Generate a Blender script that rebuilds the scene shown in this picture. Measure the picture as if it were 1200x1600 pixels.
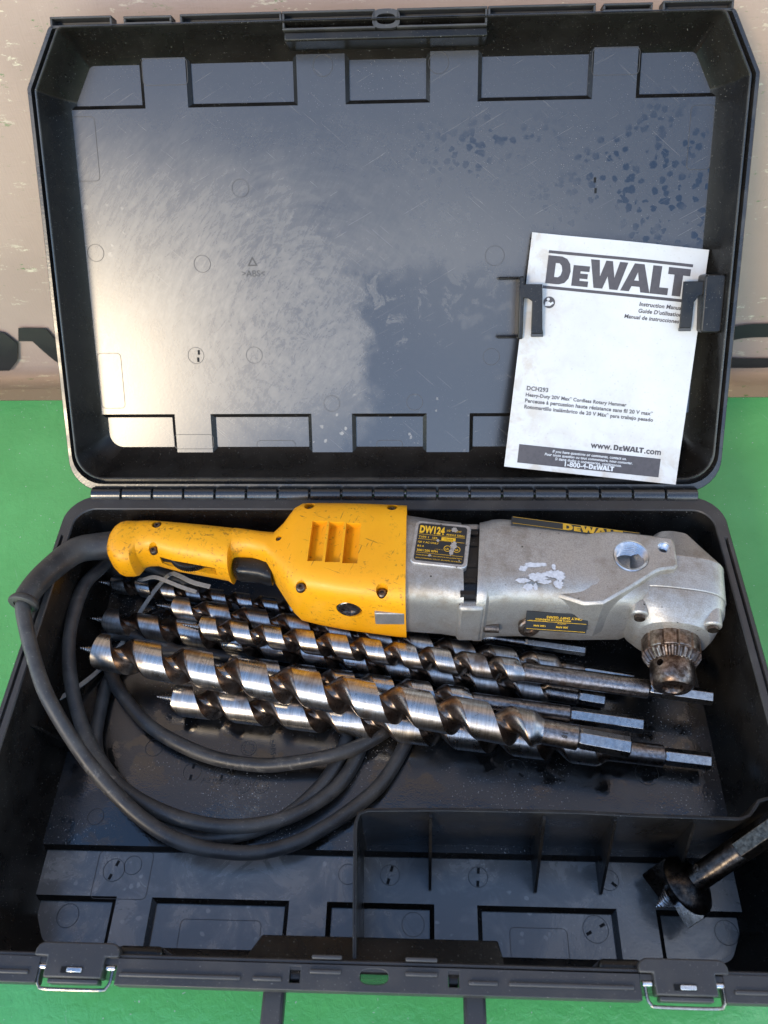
import bpy, bmesh, math, random
from mathutils import Vector, Matrix, Quaternion
random.seed(7)
for o in list(bpy.data.objects): bpy.data.objects.remove(o, do_unlink=True)
SC = bpy.context.scene
COL = SC.collection
R = math.radians
# ------------------------------------------------------------------ camera
cd = bpy.data.cameras.new('camera'); cam = bpy.data.objects.new('camera', cd); COL.objects.link(cam)
cr, cdn, cf = Vector((0.9989, 0.0299, -0.0358)), Vector((0.0022, -0.7968, -0.6042)), Vector((-0.0466, 0.6035, -0.796))
cam.matrix_world = Matrix.Translation((0.0311, -0.4792, 0.606)) @ Matrix((cr, -cdn, -cf)).transposed().to_4x4()
cd.sensor_fit = 'VERTICAL'; cd.sensor_height = 32; cd.lens = 32 * 1267.4 / 1600
cd.clip_start = 0.01; cd.clip_end = 200
cd.dof.use_dof = True; cd.dof.focus_distance = 0.74; cd.dof.aperture_fstop = 9
SC.camera = cam
SC.render.resolution_x = 768; SC.render.resolution_y = 1024
# ------------------------------------------------------------------ sky and sun
SUN_EL, SUN_AZ = 28.0, 29.0          # azimuth: degrees from -Y towards -X
w = bpy.data.worlds.new('World'); SC.world = w; w.use_nodes = True
nt = w.node_tree; bg = nt.nodes['Background']
sky = nt.nodes.new('ShaderNodeTexSky'); sky.sky_type = 'NISHITA'; sky.sun_disc = False
sky.sun_elevation = R(SUN_EL); sky.air_density = 1.0; sky.dust_density = 0.0; sky.ozone_density = 3.0
sd = Vector((-math.sin(R(SUN_AZ)) * math.cos(R(SUN_EL)), -math.cos(R(SUN_AZ)) * math.cos(R(SUN_EL)), math.sin(R(SUN_EL))))
sky.sun_rotation = math.atan2(sd.x, sd.y)
# scattered white cloud, spread evenly over the whole dome
tcw = nt.nodes.new('ShaderNodeTexCoord'); ns_ = nt.nodes.new('ShaderNodeTexNoise'); ns_.inputs['Scale'].default_value = 2.6; ns_.inputs['Detail'].default_value = 7; ns_.inputs['Roughness'].default_value = .58
nt.links.new(tcw.outputs['Generated'], ns_.inputs['Vector'])
mr = nt.nodes.new('ShaderNodeMapRange'); mr.interpolation_type = 'SMOOTHSTEP'; mr.inputs['From Min'].default_value = .52; mr.inputs['From Max'].default_value = .70; mr.inputs['To Max'].default_value = .6; nt.links.new(ns_.outputs['Fac'], mr.inputs['Value'])
mxw = nt.nodes.new('ShaderNodeMix'); mxw.data_type = 'RGBA'; nt.links.new(mr.outputs[0], mxw.inputs[0]); nt.links.new(sky.outputs[0], mxw.inputs[6]); mxw.inputs[7].default_value = (15, 15, 15, 1)
nt.links.new(mxw.outputs[2], bg.inputs[0]); bg.inputs[1].default_value = 0.15
sl = bpy.data.lights.new('sun', 'SUN'); so = bpy.data.objects.new('sun', sl); COL.objects.link(so)
sl.energy = 0.8; sl.angle = R(11); sl.color = (1.0, 0.80, 0.52)
so.rotation_euler = (-sd).to_track_quat('-Z', 'Y').to_euler()
vs = SC.view_settings; vs.view_transform = 'Standard'; vs.look = 'None'; vs.exposure = 1.5; vs.gamma = 1.0
vs.use_curve_mapping = False

# ------------------------------------------------------------------ materials
class NT:
    def __init__(s, name):
        s.m = bpy.data.materials.new(name); s.m.use_nodes = True; s.t = s.m.node_tree
        s.b = s.t.nodes['Principled BSDF']; s.tc = s.t.nodes.new('ShaderNodeTexCoord').outputs['Object']
    def rnd(s):
        """shift the texture space by a random amount for every object"""
        r = s.t.nodes.new('ShaderNodeObjectInfo').outputs['Random']; m = s.n('ShaderNodeVectorMath', operation='ADD'); c = s.n('ShaderNodeCombineXYZ')
        for i, f in enumerate((13.7, 29.1, 7.3)): s.link(s.math('MULTIPLY', r, f), c.inputs[i])
        s.link(s.tc, m.inputs[0]); s.link(c.outputs[0], m.inputs[1]); s.tc = m.outputs[0]; return r
    def n(s, typ, **kw):
        nd = s.t.nodes.new(typ)
        for k, v in kw.items(): setattr(nd, k, v)
        return nd
    def link(s, a, b): s.t.links.new(a, b)
    def put(s, v, sock):
        if hasattr(v, 'is_output'): s.link(v, sock)
        else: sock.default_value = v
    def mapping(s, scale=(1, 1, 1), rot=(0, 0, 0), loc=(0, 0, 0), src=None):
        m = s.n('ShaderNodeMapping'); s.link(src or s.tc, m.inputs[0])
        m.inputs['Location'].default_value = loc; m.inputs['Scale'].default_value = scale; m.inputs['Rotation'].default_value = rot
        return m.outputs[0]
    def streak(s, scale, deg, loc=(0, 0, 0)):
        return s.mapping(scale, src=s.mapping(rot=(0, 0, R(deg)), loc=loc))
    def noise(s, scale, detail=4, rough=0.55, vec=None, dist=0.0):
        m = s.n('ShaderNodeTexNoise'); s.link(vec or s.tc, m.inputs['Vector'])
        m.inputs['Scale'].default_value = scale; m.inputs['Detail'].default_value = detail
        m.inputs['Roughness'].default_value = rough; m.inputs['Distortion'].default_value = dist
        return m.outputs['Fac']
    def voronoi(s, scale, vec=None, feature='F1', rand=1.0):
        m = s.n('ShaderNodeTexVoronoi'); m.feature = feature; s.link(vec or s.tc, m.inputs['Vector'])
        m.inputs['Scale'].default_value = scale; m.inputs['Randomness'].default_value = rand
        return m.outputs['Distance']
    def ramp(s, v, a, b, lo=0.0, hi=1.0, smooth=True):
        m = s.n('ShaderNodeMapRange'); m.interpolation_type = 'SMOOTHSTEP' if smooth else 'LINEAR'
        s.link(v, m.inputs['Value']); m.inputs['From Min'].default_value = a; m.inputs['From Max'].default_value = b
        m.inputs['To Min'].default_value = lo; m.inputs['To Max'].default_value = hi
        return m.outputs[0]
    def math(s, op, a, b=0.0):
        m = s.n('ShaderNodeMath', operation=op); s.put(a, m.inputs[0]); s.put(b, m.inputs[1]); return m.outputs[0]
    def mix(s, f, a, b):
        m = s.n('ShaderNodeMix', data_type='RGBA'); s.put(f, m.inputs[0])
        for v, i in ((a, 6), (b, 7)):
            if hasattr(v, 'is_output'): s.link(v, m.inputs[i])
            else: m.inputs[i].default_value = (v[0], v[1], v[2], 1)
        return m.outputs[2]
    def mixf(s, f, a, b):
        m = s.n('ShaderNodeMix', data_type='FLOAT'); s.put(f, m.inputs[0]); s.put(a, m.inputs[2]); s.put(b, m.inputs[3]); return m.outputs[0]
    def sep(s, v=None):
        m = s.n('ShaderNodeSeparateXYZ'); s.link(v or s.tc, m.inputs[0]); return m.outputs
    def bump(s, h, strength=0.3, dist=0.001):
        m = s.n('ShaderNodeBump'); s.link(h, m.inputs['Height']); m.inputs['Strength'].default_value = strength
        m.inputs['Distance'].default_value = dist; s.link(m.outputs[0], s.b.inputs['Normal'])
    def set(s, color=None, rough=None, metal=None, spec=None, coat=None):
        for v, k in ((color, 'Base Color'), (rough, 'Roughness'), (metal, 'Metallic'), (spec, 'Specular IOR Level'), (coat, 'Coat Weight')):
            if v is None: continue
            if isinstance(v, tuple): v = (*v, 1)
            s.put(v, s.b.inputs[k])
        return s.m

def m_black(name, base=(0.012, 0.012, 0.013), r0=0.32, r1=0.5, dust=0.25, spec=0.5):
    k = NT(name); n1 = k.noise(35, 5); n2 = k.noise(420, 3); sp = k.noise(900, 2, 0.4)
    d = k.math('MULTIPLY', k.ramp(n1, .45, .75), dust)
    speck = k.ramp(sp, .70, .76)
    c = k.mix(d, base, (0.10, 0.09, 0.075)); c = k.mix(k.math('MULTIPLY', speck, 0.5), c, (0.35, 0.33, 0.29))
    k.bump(n2, .12, .0006)
    return k.set(c, k.ramp(n1, .3, .7, r0, r1), 0, spec)
M = {}
M['rim'] = m_black('rim_plastic', (0.034, 0.032, 0.031), .38, .55, .25, .5)
M['lidrim'] = m_black('lid_rim_plastic', (0.020, 0.019, 0.018), .2, .36, .3, .6)
M['knuckle'] = m_black('hinge_plastic', (0.012, 0.0115, 0.011), .18, .32, .2, .8)
M['black'] = m_black('black_plastic', (0.008, 0.0072, 0.0065), .24, .42, .10, .35)
M['wall'] = m_black('wall_plastic', (0.007, 0.006, 0.005), .22, .36, .05, .32)

def m_lidfloor():
    k = NT('lid_floor_plastic'); x, y, z = k.sep()[:3]
    cen = lambda sc, loc, amp: k.math('MULTIPLY', k.math('SUBTRACT', k.noise(sc, 4, .6, k.mapping(loc=loc)), .5), amp)
    wx = k.math('ADD', x, cen(8, (0, 0, 0), .14)); wy = k.math('ADD', y, cen(9, (3, 1, 0), .14))
    fx = k.math('ADD', wx, cen(60, (1, 5, 0), .05)); fy = k.math('ADD', wy, cen(60, (6, 2, 0), .05))
    # hand-wiped arcs around a point low on the left
    dx, dy = k.math('ADD', x, .075), k.math('SUBTRACT', y, .14)
    rad = k.math('SQRT', k.math('ADD', k.math('MULTIPLY', dx, dx), k.math('MULTIPLY', dy, dy))); ang = k.math('ARCTAN2', dy, dx)
    cb = k.n('ShaderNodeCombineXYZ'); k.link(k.math('MULTIPLY', rad, 80.0), cb.inputs[0]); k.link(k.math('MULTIPLY', ang, 2.6), cb.inputs[1])
    arcs = k.noise(1.6, 7, .68, cb.outputs[0], .8); diag = k.noise(55, 8, .72, k.streak((1.0, 3.4, 1), -56), 1.3)
    smear = k.ramp(k.math('ADD', k.math('MULTIPLY', arcs, .5), k.math('MULTIPLY', diag, .5)), .38, .64)
    cloud = k.ramp(k.noise(13, 6, .62, k.mapping(loc=(2, 4, 0)), .6), .32, .68)
    left = k.ramp(wx, .09, -.13); haze_l = k.math('MULTIPLY', left, k.math('MULTIPLY', k.ramp(wy, .37, .20), k.ramp(wy, .02, .14)))
    film = k.math('ADD', k.math('ADD', .02, k.math('MULTIPLY', k.ramp(wx, .05, -.12), .035)), k.math('MULTIPLY', haze_l, k.math('ADD', k.math('MULTIPLY', smear, .20), k.math('ADD', k.math('MULTIPLY', cloud, .10), .05))))
    film = k.math('ADD', film, k.math('MULTIPLY', k.ramp(wx, -.06, .06), k.math('MULTIPLY', k.ramp(wy, .14, .24), .055)))
    film = k.math('ADD', film, k.math('MULTIPLY', k.math('MULTIPLY', k.ramp(wx, -.10, -.16), k.ramp(wy, .12, .05)), .05))  # extra tan film low on the left paints in the sun's cream glow
    # wiped patch, enlarged to paint in a person's dark reflection; ragged edge, film blotches
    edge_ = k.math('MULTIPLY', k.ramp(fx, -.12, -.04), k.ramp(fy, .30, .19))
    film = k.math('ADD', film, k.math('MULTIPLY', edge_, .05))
    dark_refl = k.math('MULTIPLY', k.ramp(fx, -.045, -.02), k.ramp(fy, .215, .180))
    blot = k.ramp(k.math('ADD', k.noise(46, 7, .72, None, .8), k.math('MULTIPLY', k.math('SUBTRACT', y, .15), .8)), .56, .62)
    film = k.math('MULTIPLY', film, k.math('SUBTRACT', 1.0, k.math('MULTIPLY', dark_refl, k.math('SUBTRACT', 1.0, k.math('MULTIPLY', blot, .9)))))
    # dried drops rinsed into the film, upper right
    sz = k.noise(30, 2, .5, k.mapping(loc=(8, 3, 0)))
    vd = k.math('ADD', k.voronoi(120), k.math('ADD', k.math('MULTIPLY', k.math('SUBTRACT', k.noise(170, 4, .6), .5), .8), k.math('MULTIPLY', sz, -.45)))
    dens = k.ramp(k.noise(17, 4, .6, k.mapping(loc=(5, 2, 0))), .40, .58)
    zone = k.math('MULTIPLY', k.math('MULTIPLY', k.ramp(wx, -.02, .10), k.ramp(wy, .19, .23)), k.ramp(wy, .36, .31))
    drop = k.math('MULTIPLY', k.ramp(vd, .17, .11), k.math('MULTIPLY', zone, dens))
    film = k.math('MULTIPLY', film, k.math('SUBTRACT', 1.0, k.math('MULTIPLY', drop, .95)))
    # pale crusty spots, scratches and grit
    vs2 = k.math('ADD', k.voronoi(75, k.mapping(loc=(1.3, .4, 0))), k.math('MULTIPLY', k.math('SUBTRACT', k.noise(190, 4, .65), .5), .7))
    spots = k.math('MULTIPLY', k.ramp(vs2, .14, .08), k.math('MULTIPLY', k.ramp(k.noise(9, 2, .5, k.mapping(loc=(7, 7, 0))), .50, .60), k.math('MULTIPLY', k.ramp(wx, .10, .0), k.ramp(wy, .30, .22))))
    scr = k.math('MULTIPLY', k.math('MAXIMUM', k.ramp(k.noise(22, 2, .5, k.streak((1, 30, 1), 40)), .70, .73), k.ramp(k.noise(19, 2, .5, k.streak((1, 30, 1), -28, (4, 2, 0))), .71, .74)), .10)
    grit = k.math('MULTIPLY', k.ramp(k.noise(1000, 2, .4), .69, .75), k.ramp(k.noise(12, 3, .5, k.mapping(loc=(9, 1, 0))), .42, .62, .05, .35))
    film = k.math('MINIMUM', k.math('ADD', film, k.math('ADD', k.math('MULTIPLY', spots, .45), k.math('ADD', scr, grit))), 1.0)
    c = k.mix(film, (0.006, 0.006, 0.0065), (0.36, 0.31, 0.245))
    rg = k.mixf(k.ramp(film, .0, .30), .24, .29); rg = k.mixf(drop, rg, .12)
    k.bump(k.noise(500, 3), .05, .0005)
    return k.set(c, rg, 0, 1.0)
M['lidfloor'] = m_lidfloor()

def m_basefloor():
    k = NT('base_floor_plastic'); x, y, z = k.sep()[:3]
    front = k.ramp(y, -.3005, -.3025)
    blot = k.ramp(k.noise(26, 6, .65, dist=.8), .42, .68)
    grit = k.math('MULTIPLY', k.ramp(k.noise(620, 3, .55), .635, .69), k.ramp(k.noise(13, 4, .6), .42, .60)); grit = k.math('MULTIPLY', grit, k.mixf(front, 1.3, .45))
    wet = k.ramp(k.noise(30, 4, .6, k.mapping(loc=(2, 9, 0))), .50, .56)
    spots = k.ramp(k.math('ADD', k.voronoi(95), k.math('MULTIPLY', k.math('SUBTRACT', k.noise(200, 3), .5), .5)), .22, .12)
    spots = k.math('MULTIPLY', spots, k.math('MULTIPLY', k.ramp(k.noise(18, 2), .50, .62), .35))
    film = k.mixf(front, k.math('MULTIPLY', blot, .025), k.math('ADD', k.math('MULTIPLY', blot, .30), .30))  # front film is dust, thickened to paint in the sky's reflection
    film = k.math('ADD', film, k.math('ADD', k.math('MULTIPLY', grit, .7), k.math('MULTIPLY', spots, front)))
    film = k.math('MINIMUM', film, 1.0)
    c = k.mix(film, (0.006, 0.0055, 0.005), (0.36, 0.335, 0.30))
    rg = k.mixf(front, k.mixf(wet, .26, .07), k.ramp(blot, 0, 1, .18, .34))
    k.bump(k.math('ADD', k.math('MULTIPLY', k.noise(140, 3), .6), k.noise(600, 2)), .10, .0006)
    return k.set(c, rg, 0, 1.0)
M['basefloor'] = m_basefloor()

def m_yellow():
    k = NT('yellow_housing'); n1 = k.noise(28, 6, .65); n2 = k.noise(260, 5, .7); n3 = k.noise(700, 3)
    c = k.mix(k.ramp(k.noise(12, 3), .3, .7), (0.78, 0.315, 0.004), (0.82, 0.36, 0.005))
    hx = k.sep()[0]; hand = k.ramp(hx, -.09, -.15)
    g = k.math('MULTIPLY', k.ramp(k.math('ADD', n2, k.math('MULTIPLY', hand, .02)), .54, .68), k.ramp(k.math('ADD', n1, k.math('MULTIPLY', hand, .06)), .42, .66))
    c = k.mix(k.math('MULTIPLY', g, .78), c, (0.15, 0.075, 0.012))
    scr = k.ramp(k.noise(30, 3, .6, k.streak((1, 14, 8), 25)), .66, .70)
    scr2 = k.ramp(k.noise(34, 3, .6, k.streak((12, 1, 8), 20, (3, 1, 0))), .67, .71)
    c = k.mix(k.math('MULTIPLY', k.math('MAXIMUM', scr, scr2), .7), c, (0.13, 0.06, 0.012))
    k.bump(k.math('ADD', n3, k.math('MULTIPLY', n1, .6)), .16, .0005)
    return k.set(c, k.ramp(n1, .3, .7, .36, .52), 0, .42)
M['yellow'] = m_yellow()

def m_alu(name='cast_aluminium', base=(0.43, 0.405, 0.37), rough=.42):
    k = NT(name); n1 = k.noise(24, 6, .65); n2 = k.noise(380, 4, .6); n3 = k.noise(1100, 2)
    c = k.mix(k.ramp(n3, .30, .75), tuple(v * 1.12 for v in base), tuple(v * .80 for v in base)); c = k.mix(k.math('MULTIPLY', k.ramp(n2, .5, .7), .25), c, tuple(v * .6 for v in base))
    c = k.mix(k.math('MULTIPLY', k.ramp(n1, .46, .70), .6), c, (0.20, 0.145, 0.085))
    pit = k.ramp(k.voronoi(90), .10, .05); c = k.mix(k.math('MULTIPLY', pit, k.ramp(n1, .45, .6)), c, (0.03, 0.025, 0.02))
    k.bump(k.math('ADD', n3, k.math('MULTIPLY', n2, .9)), .38, .0005)
    return k.set(c, k.ramp(n1, .3, .7, rough - .05, rough + .12), .72, .5)
M['alu'] = m_alu()
M['alu_frame'] = m_alu('plate_frame_aluminium', (0.50, 0.485, 0.46), .36)

def m_land():
    k = NT('ground_steel'); rv = k.rnd(); n = k.noise(60, 5, .6, k.mapping((14, .6, .6))); n1 = k.math('ADD', k.noise(40, 5, .6), k.math('MULTIPLY', k.math('SUBTRACT', rv, .5), .14)); n2 = k.noise(450, 3)
    c = k.mix(k.ramp(n, .3, .7), (0.54, 0.515, 0.485), (0.36, 0.335, 0.305))
    c = k.mix(k.math('MULTIPLY', k.ramp(n1, .50, .72), .85), c, (0.16, 0.105, 0.072))
    c = k.mix(k.math('MULTIPLY', k.ramp(n2, .60, .72), .5), c, (0.10, 0.07, 0.05))
    k.bump(n, .08, .0003)
    return k.set(c, k.ramp(n1, .3, .7, .24, .40), 1.0)
def m_flute():
    k = NT('browned_steel'); k.rnd(); n1 = k.noise(70, 5, .65); n2 = k.noise(500, 3)
    c = k.mix(k.ramp(n1, .32, .68), (0.33, 0.265, 0.215), (0.115, 0.078, 0.056))
    c = k.mix(k.math('MULTIPLY', k.ramp(n2, .56, .70), .6), c, (0.045, 0.03, 0.022))
    k.bump(n2, .12, .0004)
    return k.set(c, k.ramp(n1, .3, .7, .24, .40), 1.0)
def m_steel(name, a, b, r0, r1, rust=(0.09, 0.05, 0.03), rl=.55):
    k = NT(name); k.rnd(); n1 = k.noise(55, 6, .7); n2 = k.noise(340, 4, .65)
    c = k.mix(k.ramp(n2, .3, .7), a, b); c = k.mix(k.math('MULTIPLY', k.ramp(n1, rl, rl + .16), .9), c, rust)
    k.bump(n2, .15, .0004)
    return k.set(c, k.ramp(n1, .3, .7, r0, r1), 1.0)
M['land'] = m_land(); M['flute'] = m_flute()
M['shank'] = m_steel('dark_shank_steel', (0.34, 0.31, 0.29), (0.15, 0.13, 0.12), .24, .38)
M['hex'] = m_steel('bright_hex_steel', (0.46, 0.45, 0.43), (0.30, 0.29, 0.28), .22, .34, rl=.62)
M['chuck'] = m_steel('stained_chuck_steel', (0.33, 0.26, 0.21), (0.13, 0.088, 0.062), .26, .42, (0.05, 0.028, 0.017), .48)
M['bit'] = m_steel('blackened_steel', (0.07, 0.06, 0.052), (0.022, 0.019, 0.017), .22, .40, (0.16, 0.085, 0.05), .60)
M['bright'] = m_steel('bright_cut_steel', (0.74, 0.73, 0.72), (0.52, 0.51, 0.50), .18, .32, (0.12, 0.08, 0.06), .60)
M['wire'] = m_steel('wire_steel', (0.36, 0.34, 0.30), (0.25, 0.23, 0.20), .2, .3, rl=.7)
M['screw'] = m_steel('dark_screw_steel', (0.20, 0.16, 0.13), (0.07, 0.055, 0.045), .35, .5)
M['thread'] = m_steel('thread_aluminium', (0.72, 0.72, 0.72), (0.55, 0.55, 0.56), .25, .35, rl=.75)

def m_rubber():
    k = NT('cord_rubber'); n1 = k.noise(40, 5, .6); n2 = k.noise(500, 3)
    c = k.mix(k.ramp(n1, .35, .7), (0.026, 0.025, 0.025), (0.060, 0.056, 0.050))
    c = k.mix(k.math('MULTIPLY', k.ramp(n2, .62, .72), .5), c, (0.15, 0.14, 0.12))
    sc = k.math('MULTIPLY', k.ramp(k.noise(90, 6, .75, None, .5), .56, .66), k.ramp(k.noise(14, 3), .45, .62)); c = k.mix(k.math('MULTIPLY', sc, .6), c, (0.17, 0.155, 0.13))
    k.bump(k.math('ADD', n2, k.math('MULTIPLY', n1, .8)), .2, .0006); return k.set(c, k.ramp(n1, .3, .7, .38, .55), 0, .45)
M['rubber'] = m_rubber()
def m_paper():
    k = NT('manual_paper'); x, y, z = k.sep()[:3]
    n1 = k.noise(22, 5, .6); n2 = k.noise(60, 5, .65, dist=.5); n3 = k.noise(400, 3)
    edge = k.math('MAXIMUM', k.ramp(x, .06, .0), k.ramp(y, .06, .0))
    st = k.math('MULTIPLY', k.ramp(n2, .42, .66), k.math('ADD', k.math('MULTIPLY', edge, .5), k.math('MULTIPLY', k.ramp(n1, .52, .7), .28)))
    c = k.mix(k.math('MINIMUM', st, 1.0), (0.57, 0.56, 0.54), (0.39, 0.29, 0.185))
    c = k.mix(k.math('MULTIPLY', k.ramp(n3, .64, .70), .3), c, (0.3, 0.26, 0.2))
    c = k.mix(k.math('MULTIPLY', k.ramp(n1, .40, .60), .22), c, (0.43, 0.415, 0.38))
    k.bump(k.math('ADD', k.noise(35, 4), k.math('MULTIPLY', n3, .15)), .25, .0012)
    return k.set(c, .42, 0, .4)
M['paper'] = m_paper()
def m_flat(name, c, rough=.5, spec=.4, var=.25, metal=0.0):
    k = NT(name); n = k.noise(300, 4, .6)
    cc = k.mix(k.ramp(n, .35, .72), c, tuple(v * (1 - var) + .02 * var for v in c)); return k.set(cc, rough, metal, spec)
M['ink'] = m_flat('grey_print_ink', (0.075, 0.066, 0.068)); M['inklt'] = m_flat('light_grey_ink', (0.11, 0.105, 0.105))
M['white_ink'] = m_flat('white_print', (0.62, 0.62, 0.62)); M['plate'] = m_flat('black_plate', (0.018, 0.018, 0.019), .4)
M['yellow_ink'] = m_flat('yellow_print', (0.76, 0.42, 0.02), .45); M['moulded'] = m_flat('moulded_mark', (0.035, 0.033, 0.03), .35)
M['moulded_pale'] = m_flat('moulded_mark_dusty', (0.055, 0.05, 0.045), .4)
M['paint_white'] = m_flat('white_paint_mark', (0.60, 0.60, 0.61), .5); M['tie'] = m_flat('white_nylon', (0.34, 0.325, 0.29), .4)
M['dark'] = m_flat('dark_recess', (0.006, 0.006, 0.006), .6, .2)
M['greybar'] = m_black('grey_bar_plastic', (0.045, 0.043, 0.042), .34, .5, .3)

def m_table():
    k = NT('green_paint'); n1 = k.noise(7, 4, .6); n2 = k.noise(120, 5, .65, dist=.4); n3 = k.noise(520, 3); big = k.noise(26, 3, .5)
    c = k.mix(k.ramp(n1, .3, .7), (0.082, 0.37, 0.100), (0.105, 0.43, 0.125))
    sp = k.ramp(k.noise(330, 2, .4), .735, .76); c = k.mix(k.math('MULTIPLY', sp, .7), c, (0.45, 0.50, 0.45))
    wear = k.ramp(k.noise(60, 6, .75, k.mapping(loc=(4, 4, 0))), .62, .70); c = k.mix(k.math('MULTIPLY', wear, .22), c, (0.03, 0.13, 0.05))
    scr = k.ramp(k.noise(9, 3, .6, k.streak((1, 18, 1), 62)), .70, .735); c = k.mix(k.math('MULTIPLY', scr, .25), c, (0.3, 0.45, 0.33))
    k.bump(k.math('ADD', k.math('MULTIPLY', n2, .8), k.math('ADD', k.math('MULTIPLY', n3, .12), big)), .28, .003)
    return k.set(c, k.ramp(n1, .3, .7, .08, .16), 0, .7)
M['table'] = m_table()
def m_banner():
    k = NT('tan_vinyl'); n1 = k.noise(5, 4, .6); weave = k.math('ADD', k.noise(500, 2, .5, k.mapping((1, 1, .15))), k.noise(500, 2, .5, k.mapping((.15, 1, 1))))
    c = k.mix(k.ramp(n1, .3, .7), (0.44, 0.315, 0.25), (0.38, 0.27, 0.215))
    area = k.ramp(k.noise(9, 3), .40, .56)
    chip = k.math('MULTIPLY', k.ramp(k.noise(70, 5, .75, k.mapping((.55, 1, 1.7))), .60, .66), area)
    c = k.mix(k.math('MULTIPLY', chip, .85), c, (0.66, 0.58, 0.42))
    chip2 = k.math('MULTIPLY', k.ramp(k.noise(85, 5, .75, k.mapping((.5, 1, 1.6), loc=(4, 0, 2))), .62, .66), area); c = k.mix(chip2, c, (0.09, 0.20, 0.06))
    k.bump(weave, .3, .0008); return k.set(c, .55, 0, .35)
M['banner'] = m_banner(); M['banner_ink'] = m_flat('black_banner_print', (0.020, 0.019, 0.018), .5)

# ------------------------------------------------------------------ mesh helpers
def mm(*a): return tuple(v * .001 for v in a)
class MB:
    def __init__(s): s.v = []; s.f = []; s.mi = []
    def add(s, vs_, fs, mi=0):
        k = len(s.v); s.v += [tuple(v) for v in vs_]; s.f += [tuple(i + k for i in f) for f in fs]; s.mi += [mi] * len(fs)
    def box(s, x0, x1, y0, y1, z0, z1, mi=0, mat=None):
        vs_ = [(x, y, z) for z in (z0, z1) for y in (y0, y1) for x in (x0, x1)]
        if mat: vs_ = [mat @ Vector(v) for v in vs_]
        s.add(vs_, [(0, 2, 3, 1), (4, 5, 7, 6), (0, 1, 5, 4), (2, 6, 7, 3), (0, 4, 6, 2), (1, 3, 7, 5)], mi)
    def loft(s, rings, cap0=True, cap1=True, mi=0, mis=None):
        n = len(rings[0]); vs_ = [p for r in rings for p in r]; fs = []; m_ = []
        for i in range(len(rings) - 1):
            for j in range(n):
                fs.append((i * n + j, i * n + (j + 1) % n, (i + 1) * n + (j + 1) % n, (i + 1) * n + j)); m_.append(mis[i] if mis else mi)
        if cap0: fs.append(tuple(range(n))[::-1]); m_.append(mi if not mis else mis[0])
        if cap1: fs.append(tuple((len(rings) - 1) * n + j for j in range(n))); m_.append(mi if not mis else mis[-1])
        k = len(s.v); s.v += [tuple(v) for v in vs_]; s.f += [tuple(i + k for i in f) for f in fs]; s.mi += m_
    def cyl(s, p0, p1, r0, r1=None, n=24, mi=0, rot=0):
        r1 = r0 if r1 is None else r1; p0, p1 = Vector(p0), Vector(p1); d = (p1 - p0).normalized(); a, b = frame(d)
        ring = lambda p, r: [p + r * (math.cos(t) * a + math.sin(t) * b) for t in [rot + 2 * math.pi * i / n for i in range(n)]]
        s.loft([ring(p0, r0), ring(p1, r1)], mi=mi)
    def rev(s, p, d, prof, n=32, mi=0, fn=None):
        """surface of revolution: prof = [(along, radius)]"""
        p, d = Vector(p), Vector(d).normalized(); a, b = frame(d); rings = []
        for q, (t, r) in enumerate(prof):
            rings.append([p + d * t + (fn(q, i, r) if fn else r) * (math.cos(2 * math.pi * i / n) * a + math.sin(2 * math.pi * i / n) * b) for i in range(n)])
        s.loft(rings, mi=mi)
    def tube(s, pts, rad, n=14, mi=0):
        pts = [Vector(p) for p in pts]; rings = []; a = None
        for i, p in enumerate(pts):
            d = (pts[min(i + 1, len(pts) - 1)] - pts[max(i - 1, 0)]).normalized()
            if a is None: a, b = frame(d)
            else: a = (a - d * a.dot(d)).normalized(); b = d.cross(a)
            r = rad(i / (len(pts) - 1)) if callable(rad) else rad
            rings.append([p + r * (math.cos(2 * math.pi * j / n) * a + math.sin(2 * math.pi * j / n) * b) for j in range(n)])
        s.loft(rings, mi=mi)
    def prism(s, poly, z0, z1, mi=0, inset=0.0, mat=None):
        """extruded plan polygon; inset > 0 bevels the upper edge"""
        c = Vector((sum(p[0] for p in poly) / len(poly), sum(p[1] for p in poly) / len(poly)))
        rr = [[(x, y, z0) for x, y in poly]]
        if inset:
            sub = inset_poly(poly, inset); rr += [[(x, y, z1 - inset * .8) for x, y in poly], [(x, y, z1) for x, y in sub]]
        else: rr += [[(x, y, z1) for x, y in poly]]
        if mat: rr = [[mat @ Vector(p) for p in r] for r in rr]
        s.loft(rr, mi=mi)
    def mesh(s, name, mats, smooth=35):
        me = bpy.data.meshes.new(name); me.from_pydata([tuple(v) for v in s.v], [], s.f)
        for m_ in mats: me.materials.append(m_)
        for p, i in zip(me.polygons, s.mi): p.material_index = i
        b = bmesh.new(); b.from_mesh(me); bmesh.ops.recalc_face_normals(b, faces=b.faces); b.to_mesh(me); b.free()
        if smooth:
            for p in me.polygons: p.use_smooth = True
            me.set_sharp_from_angle(angle=R(smooth))
        return me
    def build(s, name, mats, parent=None, smooth=35, bevel=0.0, seg=2):
        mats = mats if isinstance(mats, (list, tuple)) else [mats]
        return link(name, s.mesh(name, mats, smooth), parent, bevel, seg)
def frame(d):
    u = Vector((0, 0, 1)) if abs(d.z) < .9 else Vector((1, 0, 0)); a = d.cross(u).normalized(); return a, d.cross(a)
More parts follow.
